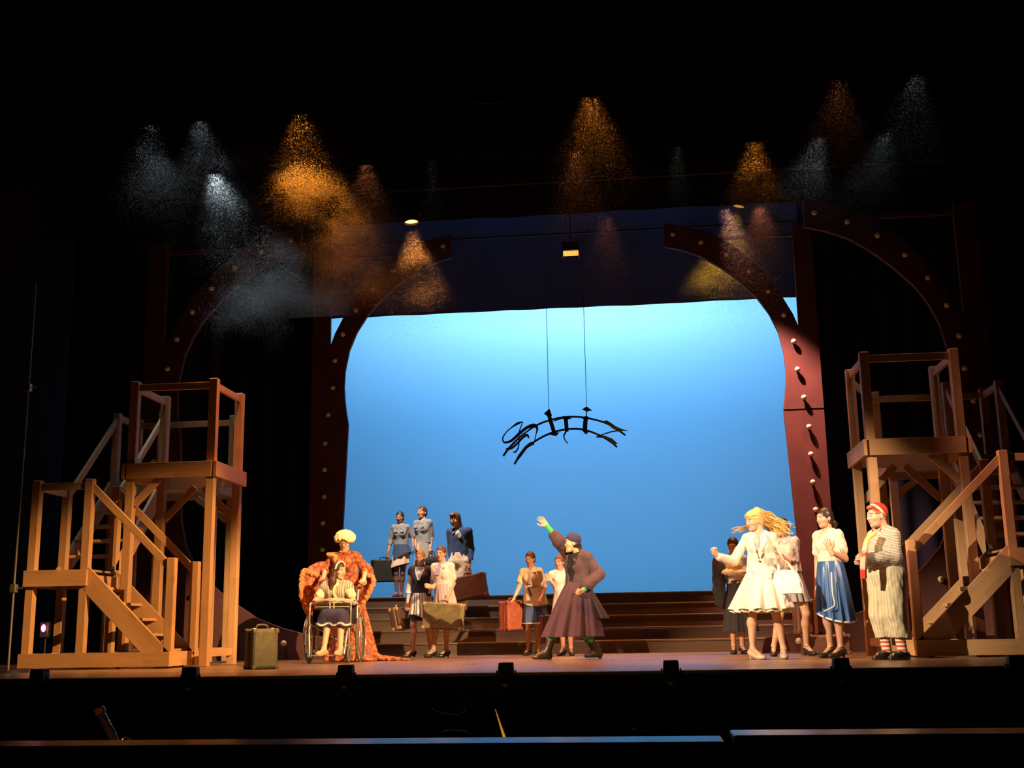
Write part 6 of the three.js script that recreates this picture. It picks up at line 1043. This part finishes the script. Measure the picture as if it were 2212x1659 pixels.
// ---------------------------------------------------------------- wheelchair, its sitter, and the one behind it
const M_CHROME = std(lin(0.60, 0.56, 0.48), 0.28, { metalness: 0.85 }), M_TYRE = std(lin(0.10, 0.095, 0.085), 0.8), M_VINYL = std(lin(0.012, 0.012, 0.014), 0.5);
{
  const c = at(...xy(c3(536, 1500)), -4.62), t = thing('wheelchair', 'chrome wheelchair with spoked wheels at the left of the stage', 'wheelchair', [c.x, 0, -4.62], 0.08);
  for (const s of [-1, 1]) {
    const w = mesh('wheel', merge([new THREE.TorusGeometry(0.292, 0.014, 8, 48), new THREE.TorusGeometry(0.275, 0.007, 6, 48)]).rotateY(Math.PI / 2), M_TYRE, t); w.position.set(s * 0.325, 0.306, 0);
    mesh('hand_rim', new THREE.TorusGeometry(0.255, 0.009, 8, 48).rotateY(Math.PI / 2).translate(s * 0.032, 0, 0), M_CHROME, w);
    const sp = []; for (let k = 0; k < 18; k++) { const a = k / 18 * 6.2832; sp.push(tube([V(s * (k % 2 ? 0.02 : -0.02), Math.cos(a) * 0.02, Math.sin(a) * 0.02), V(0, Math.cos(a + 0.25) * 0.275, Math.sin(a + 0.25) * 0.275)], 0.0022, 2, 5)); }
    mesh('spokes', merge(sp), M_CHROME, w); mesh('hub', cyl(0.026, 0.026, 0.07, 14).rotateZ(Math.PI / 2), M_CHROME, w);
    const k = mesh('caster', merge([new THREE.TorusGeometry(0.074, 0.016, 8, 24).rotateY(Math.PI / 2), cyl(0.05, 0.05, 0.02, 16).rotateZ(Math.PI / 2)]), M_TYRE, t); k.position.set(s * 0.245, 0.09, 0.40);
    mesh('caster_fork', merge([box(0.006, 0.13, 0.03, -0.022, 0.05, -0.01), box(0.006, 0.13, 0.03, 0.022, 0.05, -0.01), box(0.05, 0.008, 0.03, 0, 0.115, -0.01), cyl(0.013, 0.013, 0.07, 10, 0, 0.15, -0.01)]), M_CHROME, k);
    const fr = [[[s * 0.25, 0.93, -0.26], [s * 0.25, 0.5, -0.2], [s * 0.25, 0.16, -0.18]], [[s * 0.25, 0.16, -0.18], [s * 0.25, 0.15, 0.2], [s * 0.25, 0.16, 0.4]], [[s * 0.25, 0.47, -0.2], [s * 0.25, 0.47, 0.2], [s * 0.25, 0.47, 0.42]], [[s * 0.26, 0.74, -0.2], [s * 0.26, 0.745, 0.1], [s * 0.26, 0.74, 0.30], [s * 0.26, 0.70, 0.345], [s * 0.26, 0.47, 0.36]], [[s * 0.245, 0.47, 0.40], [s * 0.24, 0.40, 0.47], [s * 0.225, 0.22, 0.52], [s * 0.215, 0.115, 0.55]], [[s * 0.25, 0.15, 0.39], [s * 0.25, 0.3, 0.41], [s * 0.25, 0.47, 0.40]]];
    fr.forEach((p) => mesh('frame_tube', tube(p, 0.0125, 24, 8), M_CHROME, t));
    mesh('push_handle', tube([[s * 0.25, 0.93, -0.26], [s * 0.25, 0.955, -0.30], [s * 0.25, 0.955, -0.4]], 0.017, 14, 8), M_VINYL, t);
    mesh('arm_pad', rbox(0.05, 0.03, 0.30, 0.012, s * 0.26, 0.77, 0.04), M_VINYL, t);
    mesh('side_panel', box(0.006, 0.2, 0.4, s * 0.245, 0.58, 0.02), M_VINYL, t);
    mesh('footplate', rbox(0.17, 0.012, 0.15, 0.005, s * 0.118, 0.10, 0.585), M_CHROME, t);
  }
  mesh('seat', rbox(0.48, 0.04, 0.44, 0.012, 0, 0.485, 0.0), M_VINYL, t); mesh('backrest', rbox(0.48, 0.42, 0.03, 0.012, 0, 0.72, -0.225), M_VINYL, t);
  mesh('cross_brace', merge([tube([[-0.25, 0.16, 0.02], [0.25, 0.46, 0.02]], 0.012, 2, 8), tube([[0.25, 0.16, 0.05], [-0.25, 0.46, 0.05]], 0.012, 2, 8)]), M_CHROME, t);
}
{
  const sk = figure({ label: 'person with long brown hair and a white headband sitting in the wheelchair', feet: xy(c3(530, 1475)), z: -4.6, H: 1.60, yaw: 4, chestYaw: 4, skin: [0.64, 0.38, 0.26], legs: [0.64, 0.38, 0.26], freeFeet: true,
    neck: c3(560, 772, 0.0), hip: c3(540, 1035, -0.05), head: { px: xy(c3(578, 668)), dz: 0.03, yaw: 62, pitch: 4 },
    wrists: [c3(500, 945, 0.30), c3(590, 942, 0.32)], elbows: [c3(345, 968, 0.10), c3(718, 965, 0.10)], hands: [{ pose: 'relaxed', dir: [0.9, 0.1, 0.35], palm: [0, -0.8, -0.5] }, { pose: 'relaxed', dir: [-0.95, 0.1, 0.2], palm: [0, -0.8, -0.5] }],
    knees: [c3(470, 1095, 0.36), c3(592, 1100, 0.38)], ankles: [c3(437, 1402, 0.46), c3(590, 1402, 0.48)], toes: [-14, -4], kneeHint: [V(0, 0, 1), V(0, 0, 1)] });
  const VEST = cloth([1, 1, 1], 0.85, { vertexColors: true });
  top(sk, 'white_blouse', cloth([0.76, 0.66, 0.42], 0.8), { sleeves: 0.55, fat: 0.016, low: 0.12, neckCut: 0.98, amp: 0.006, puff: 0.010 });
  const v = top(sk, 'striped_vest', VEST, { sleeves: 0, fat: 0.028, low: 0.08, neckCut: 0.92, amp: 0.003, vee: 0.3 }); paint(v.geometry, (x, y, z) => (Math.sin((x - sk.hip.x) * 210) > 0.45 ? [0.16, 0.13, 0.13] : [0.52, 0.44, 0.34]));
  collar(sk, cloth([0.76, 0.66, 0.42], 0.8), { drop: 0.05, wide: 0.06 });
  strip(sk, 'sash', cloth([0.74, 0.6, 0.34], 0.8), [front(sk, 0.95, 0.05, 0.0), front(sk, 0.78, 0.0, 0.075), front(sk, 0.55, 0.0, 0.085), front(sk, 0.36, 0.06, 0.075)], 0.03, 0.008);
  const A = [], k0 = sk.kn[0], k1 = sk.kn[1], h0 = sk.hipJ[0], h1 = sk.hipJ[1], dn = V(0, -0.13, 0.03);
  A.push(CAP(h0, k0, 0.115, 0.085, 0.04), CAP(h1, k1, 0.115, 0.085, 0.04), CAP(k0, k1, 0.085, 0.085, 0.06), CAP(h0, h1, 0.14, 0.14, 0.05));
  for (const [a, b] of [[k0, k0.clone().add(dn).add(V(-0.06, 0, 0))], [k1, k1.clone().add(dn).add(V(0.07, -0.02, 0))], [k0.clone().lerp(k1, 0.5), k0.clone().lerp(k1, 0.5).add(V(0, -0.1, 0.0))]]) A.push(CAP(a, b, 0.088, 0.082, 0.05));
  const hemY = k0.y - 0.135; A.push(CUT(V(0, -1, 0), V(0, hemY, 0)), SUB(CAP(k0.clone().add(V(0, -0.3, 0.0)), k0.clone().add(V(0, -0.08, 0.0)), 0.06, 0.05, 0.01)), SUB(CAP(k1.clone().add(V(0, -0.3, 0.0)), k1.clone().add(V(0, -0.08, 0.0)), 0.06, 0.05, 0.01)));
  const g = solid(A, 0.008, { wobble: foldsOf(0.008, 14, 7) }); paint(g, (x, y, z) => { const q = y - hemY - 0.014 * Math.sin(x * 40); return q > 0.022 && q < 0.044 ? [0.72, 0.62, 0.5] : [0.030, 0.022, 0.055]; }); mesh('navy_skirt', g, cloth([1, 1, 1], 0.85, { vertexColors: true }), sk.group);
  shoes(sk, std(lin(0.50, 0.32, 0.18), 0.5), {});
  const HM = hairMat([0.06, 0.024, 0.012]);
  hair(sk, 'hair', HM, [...CAPHAIR(0.113), CAP(V(-0.06, -0.02, -0.03), V(-0.085, -0.15, -0.03), 0.045, 0.05, 0.03), CAP(V(-0.085, -0.15, -0.03), V(-0.11, -0.25, -0.02), 0.05, 0.03, 0.03), CAP(V(0.05, -0.02, -0.05), V(0.07, -0.16, -0.03), 0.04, 0.045, 0.03), CAP(V(0.07, -0.16, -0.03), V(0.085, -0.25, 0.02), 0.042, 0.02, 0.03), CAP(V(0, -0.03, -0.08), V(-0.02, -0.24, -0.09), 0.05, 0.05, 0.03)], { amp: 0.007, freq: 34, cell: 0.007, stretch: [1.2, 0.3, 1.2] });
  const hb = tube([0, 1, 2, 3, 4, 5, 6].map((k) => { const a = k / 6 * Math.PI; return V(Math.cos(a) * 0.092, 0.02 + Math.sin(a) * 0.108, 0.012 + 0.02 * Math.sin(a)); }), 0.013, 30, 8); hb.scale(1, 1, 1); mesh('headband', hb.applyMatrix4(sk.headM), cloth([0.7, 0.6, 0.45], 0.8), sk.group);
  const q = sk.J(c3(522, 1038, 0.36)).add(sk.base), t = thing('lap_case', 'flat black case with white stripes lying on the lap of the wheelchair sitter', 'case', q.toArray(), 0.06);
  mesh('case_body', rbox(0.40, 0.088, 0.13, 0.012, 0, 0.045, -0.02), std(lin(0.012, 0.011, 0.012), 0.5), t);
  for (const x of [-0.03, 0.02]) mesh('stripe', box(0.014, 0.09, 0.133, x, 0.0455, -0.02), std(lin(0.6, 0.5, 0.4), 0.6), t); mesh('stripe', box(0.401, 0.008, 0.133, 0, 0.04, -0.02), std(lin(0.5, 0.42, 0.34), 0.6), t);
}
{
  const sk = figure({ label: 'person in a curly white wig and rust brocade gown with huge sleeves', feet: xy(c3(700, 1500)), z: -5.25, H: 1.68, yaw: -6, chestYaw: -8, skin: [0.66, 0.40, 0.30], shoulders: 0.165, lips: [0.5, 0.1, 0.08],
    neck: c3(632, 488, 0), hip: c3(668, 850, 0), head: { px: xy(c3(632, 392)), dz: 0.04, yaw: 2, pitch: 20, roll: -3 },
    wrists: [c3(430, 730, 0.26), c3(812, 745, 0.26)], elbows: [c3(452, 655, -0.05), c3(830, 660, -0.05)], hands: [{ pose: 'grip', dir: [0.1, -0.4, 0.9], palm: [0, -1, 0] }, { pose: 'grip', dir: [-0.1, -0.4, 0.9], palm: [0, -1, 0] }], ankles: [c3(640, 1470, 0), c3(720, 1470, 0)], toes: [-5, 5] });
  const BR = cloth([1, 1, 1], 0.7, { vertexColors: true, sheen: 0.5 }), broc = (x, y, z) => { const n = noise(x * 26, y * 22, z * 26) + 0.6 * noise(x * 60 + 9, y * 50, z * 60); return n > 0.18 ? [0.50, 0.17, 0.06] : n < -0.25 ? [0.17, 0.03, 0.015] : [0.32, 0.065, 0.025]; };
  const b = top(sk, 'gown_bodice', BR, { sleeves: 1.25, fat: 0.022, low: 0.1, neckCut: 0.99, amp: 0.004, puff: 0.006 }); paint(b.geometry, broc);
  const ct = (t, a) => broc(Math.cos(a) * 0.3, t * 1.2, Math.sin(a) * 0.3);
  skirt(sk, 'gown_skirt', BR, { c0: sk.at(0.2), c1: sk.J(c3(688, 1495, -0.02)).setY(0.012), r0: [0.14, 0.125], r1: [0.36, 0.30], folds: 9, amp: 0.03, power: 0.85, rows: 70, seg: 200, colour: ct });
  // bell sleeves: lofted from the arm to a wide mouth edged with a ruffle
  const bell = (i, ring, dzs) => {
    const c0 = sk.sh[i].clone().lerp(sk.el[i], 0.7), R = new THREE.CatmullRomCurve3(ring.map(([X, Y], k) => sk.J(c3(X, Y, dzs[k]))), true), n = 120, rows = 30, P = [], C = [], I = [], mid = ring.reduce((a, [X, Y], k) => a.add(sk.J(c3(X, Y, dzs[k]))), V(0, 0, 0)).multiplyScalar(1 / ring.length);
    for (const layer of [0, 1]) for (let j = 0; j <= rows; j++) for (let k = 0; k <= n; k++) {
      const t = j / rows, p = R.getPointAt((k % n) / n), d = p.clone().sub(mid), q = c0.clone().add(d.clone().normalize().multiplyScalar(0.055)), m = q.lerp(p, t), bulge = Math.sin(t * 3.14) * 0.05;
      m.addScaledVector(d.normalize(), bulge + 0.008 * Math.sin(k * 0.55) * t - layer * 0.008).add(V(0, 0, -0.05 * Math.sin(t * 3.14)));
      P.push(m.x, m.y, m.z); C.push(...broc(m.x, m.y, m.z));
    }
    const W = n + 1, LN = (rows + 1) * W; for (const l of [0, 1]) for (let j = 0; j < rows; j++) for (let k = 0; k < n; k++) { const o = l * LN + j * W + k; if (l) I.push(o, o + W, o + 1, o + 1, o + W, o + W + 1); else I.push(o, o + 1, o + W, o + 1, o + W + 1, o + W); }
    const g = new THREE.BufferGeometry(); g.setAttribute('position', new THREE.Float32BufferAttribute(P, 3)); g.setAttribute('color', new THREE.Float32BufferAttribute(C, 3)); g.setIndex(I); g.computeVertexNormals(); const m = mesh('bell_sleeve', g, BR, sk.group);
    const rg = new THREE.TubeGeometry(R, 200, 0.032, 10, true), p = rg.attributes.position; for (let k = 0; k < p.count; k++) { const x = p.getX(k), y = p.getY(k), z = p.getZ(k); p.setXYZ(k, x + 0.022 * noise(x * 30, y * 30, z * 30), y + 0.022 * noise(x * 30 + 7, y * 30, z * 30), z + 0.022 * noise(x * 30, y * 30 + 5, z * 30)); } rg.computeVertexNormals(); mesh('ruffle', rg, cloth([0.58, 0.20, 0.08], 0.85), m);
  };
  bell(0, [[250, 672], [222, 770], [222, 880], [252, 1000], [302, 1095], [350, 1050], [392, 930], [420, 800], [385, 725], [310, 690]], [0.16, 0.2, 0.22, 0.2, 0.14, 0.06, 0.0, 0.0, 0.04, 0.1]);
  bell(1, [[905, 752], [872, 850], [820, 950], [760, 1030], [738, 1000], [748, 900], [772, 800], [815, 730], [860, 715]], [0.18, 0.22, 0.22, 0.18, 0.1, 0.04, 0.02, 0.04, 0.1]);
  // peplum wings at the waist seen beside the sitter
  const tr = solid([CAP(sk.J(c3(820, 1470, 0.02)).setY(0.06), sk.J(c3(905, 1500, 0.05)).setY(0.05), 0.10, 0.07, 0.05), CAP(sk.J(c3(905, 1500, 0.05)).setY(0.04), sk.J(c3(1060, 1525, 0.12)).setY(0.025), 0.06, 0.035, 0.05), CAP(sk.J(c3(1060, 1525, 0.12)).setY(0.02), sk.J(c3(1270, 1530, 0.15)).setY(0.012), 0.035, 0.01, 0.03), CUT(V(0, -1, 0), V(0, 0.004, 0))], 0.009, { wobble: foldsOf(0.012, 14, 2) }); paint(tr, broc); mesh('train', tr, BR, sk.group);
  const rf = []; for (let k = 0; k < 40; k++) { const a = k / 40 * 6.2832; rf.push(sk.at(0.935).addScaledVector(sk.latC, Math.cos(a) * (0.066 + 0.014 * (k % 2))).addScaledVector(sk.fC, Math.sin(a) * (0.066 + 0.014 * (k % 2))).add(V(0, 0.02 + 0.012 * (k % 2), 0))); } mesh('neck_ruffle', tube(rf, 0.014, 160, 6, true), cloth([0.62, 0.30, 0.14], 0.85), sk.group);
  mesh('shoulder_ruffle', solid([CAP(sk.sh[0].clone().add(V(-0.05, 0.02, 0.03)), sk.sh[0].clone().add(V(0.06, -0.01, 0.09)), 0.035, 0.03, 0.02), CAP(sk.sh[0].clone().add(V(0.05, -0.02, 0.09)), sk.sh[0].clone().add(V(0.07, -0.16, 0.11)), 0.03, 0.034, 0.02)], 0.007, { wobble: foldsOf(0.016, 42, 5) }), cloth([0.62, 0.28, 0.10], 0.85), sk.group);
  const curls = []; for (let k = 0; k < 46; k++) { const a = k * 2.399963, y = 1 - (k + 0.5) / 46 * 1.35, r = Math.sqrt(Math.max(0, 1 - y * y)), p = V(Math.cos(a) * r * 0.112, 0.045 + y * 0.088, Math.sin(a) * r * 0.105 - 0.02); if (p.z > 0.04 && p.y < 0.035) continue; curls.push(ELL(p, V(rr(0.03, 0.045), rr(0.026, 0.036), rr(0.03, 0.042)), null, 0.012)); }
  hair(sk, 'white_wig', phys(lin(0.86, 0.74, 0.46), 0.7, { sheen: 0.5, sheenColor: lin(1, 0.9, 0.6) }), [...CAPHAIR(0.12), ...curls], { amp: 0.009, freq: 42, stretch: [1, 1, 1], pad: 0.03 });
  mesh('glasses', merge([...[-1, 1].map((d) => tube([0, 1, 2, 3, 4, 5, 6, 7].map((k) => V(d * 0.030 + 0.022 * Math.cos(k * 0.785), 0.002 + 0.016 * Math.sin(k * 0.785), 0.099)), 0.0024, 24, 5, true)), tube([V(-0.009, 0.004, 0.1), V(0, 0.007, 0.102), V(0.009, 0.004, 0.1)], 0.002, 6, 5)]).applyMatrix4(sk.headM), std(lin(0.08, 0.02, 0.015), 0.3), sk.group);
}
// ---------------------------------------------------------------- luggage standing about
{
  let q = at(560, 1444, -2.0); put(suitcase(0.30, 0.42, 0.24, [0.135, 0.125, 0.075], 'grey green upright suitcase standing alone by the left stair tower', { trim: [0.08, 0.075, 0.05] }), q.x, 0.0, -2.05, 0.72);
  q = at(1785, 1416, -4.9); put(suitcase(0.56, 0.25, 0.4, [0.20, 0.075, 0.04], 'red brown suitcase lying flat under the strapped suitcase', { trim: [0.10, 0.035, 0.02] }), q.x + 0.06, 0.0, -5.3, 0.1);
  put(suitcase(0.36, 0.43, 0.2, [0.16, 0.055, 0.03], 'brown suitcase with a tan strap standing on the flat one', { trim: [0.10, 0.035, 0.02], strap: { at: [0.18], c: [0.55, 0.26, 0.07] } }), q.x - 0.14, 0.262, -5.3, 0.25);
  q = at(1197, 1330, -7.2); put(suitcase(0.5, 0.40, 0.17, [0.14, 0.025, 0.02], 'dark maroon suitcase partly hidden behind the purple coat', { trim: [0.08, 0.02, 0.015] }), q.x + 0.03, 0.18, -7.25, 0.7);
}
// ---------------------------------------------------------------- thin haze under the lamps, and a bank of smoke high at the left: drifting droplets
{
  const banks = [ // photo x, y, z plane, radii in metres, share
    [350, 360, -3.7, 0.5, 0.45, 0.25, 0.4], [420, 380, -3.7, 0.45, 0.45, 0.25, 0.4], [330, 450, -4.0, 0.5, 0.6, 0.4, 0.5], [470, 430, -5.45, 0.45, 0.5, 0.4, 0.9], [540, 350, -3.75, 0.3, 0.12, 0.2, 0.3], [600, 385, -3.8, 0.35, 0.16, 0.25, 0.5],
    [665, 415, -3.75, 0.38, 0.18, 0.3, 0.7], [720, 460, -3.8, 0.4, 0.22, 0.3, 0.9], [770, 520, -3.9, 0.42, 0.28, 0.35, 1.3], [800, 590, -4.1, 0.45, 0.35, 0.4, 1.2], [610, 610, -5.4, 0.6, 0.42, 0.4, 3.6], [560, 670, -5.4, 0.45, 0.35, 0.3, 1.8], [680, 640, -5.4, 0.5, 0.35, 0.3, 2.0],
    [700, 540, -5.3, 0.55, 0.4, 0.4, 2.4], [900, 590, -7.1, 0.55, 0.4, 0.4, 1.4], [1700, 390, -5.4, 0.7, 0.35, 0.3, 0.5], [1540, 600, -10.2, 0.5, 0.4, 0.3, 1.2],
  ];
  const total = banks.reduce((a, b) => a + b[6], 0), N = 330000, pos = [];
  const gauss = () => Math.sqrt(-2 * Math.log(1 - rnd())) * Math.cos(6.2832 * rnd());
  for (const [px, py, z, rx, ry, rz, w] of banks) {
    const c = at(px, py, z), n = Math.round(N * w / total);
    for (let k = 0, tries = 0; k < n && tries < n * 12; tries++) {
      const x = c.x + gauss() * rx * 0.75, y = c.y + gauss() * ry * 0.75, zz = c.z + gauss() * rz * 0.75, d = fbm(x * 1.1 + 3, y * 1.7, zz * 1.1, 4) * 2.6 + 0.42;
      if (rnd() > d || y > 7.6 || (x > -3.7 && y < 0.33 + 0.284 * (10.41 - zz))) continue;
      if ([-3.2, -4.9, -7.35, -12.9].some((b) => Math.abs(zz - b) < 0.06 && y > 6.8)) continue;
      pos.push([x, y, zz]); k++;
    }
  }
  // haze that hangs in a cloud under every lamp but the added one
  const thin = [];
  for (const [b, px] of BACK.filter((l) => l[1] !== 820)) {
    const [z, y] = BAYS[b], x = at(px, edgeY[b](px), z).x;
    for (let k = 0; k < 27000;) { const p = [x + gauss() * 0.5, y - 0.15 - Math.abs(gauss()) * 0.75, z + gauss() * 0.3]; if (rnd() > 0.7 + 1.1 * fbm(p[0] * 1.3 + 11, p[1] * 1.6, p[2] * 1.3, 3) || [-3.2, -4.9, -7.35, -12.9].some((q) => Math.abs(p[2] - q) < 0.05 && p[1] > 6.8)) continue; thin.push(p); k++; }
  }
  { const e = at(889, 481, -7.15); for (let k = 0; k < 27000; k++) thin.push([e.x + gauss() * 0.5, e.y - 0.15 - Math.abs(gauss()) * 0.8, -7.05 + gauss() * 0.25]); }
  const drops = (name, list, c, r, label) => {
    const m = new THREE.InstancedMesh(new THREE.CircleGeometry(r, 5), phys(lin(...c), 1, { transmission: 0.5, specularIntensity: 0 }), list.length), M = new THREE.Matrix4(), q = new THREE.Quaternion();
    list.forEach((p, i) => { q.set(gauss(), gauss(), gauss(), gauss()).normalize(); m.setMatrixAt(i, M.compose(V(...p), q, V(1, 1, 1))); });
    m.name = name; m.userData = { kind: 'stuff', label, category: 'smoke' }; shade(m); scene.add(m);
  };
  drops('haze', thin, [0.016, 0.0158, 0.0155], 0.0027, 'thin haze hanging under the overhead stage lamps');
  drops('smoke', pos, [0.085, 0.083, 0.081], 0.0029, 'bank of stage smoke drifting high at the left');
}
renderer.render(scene, camera);
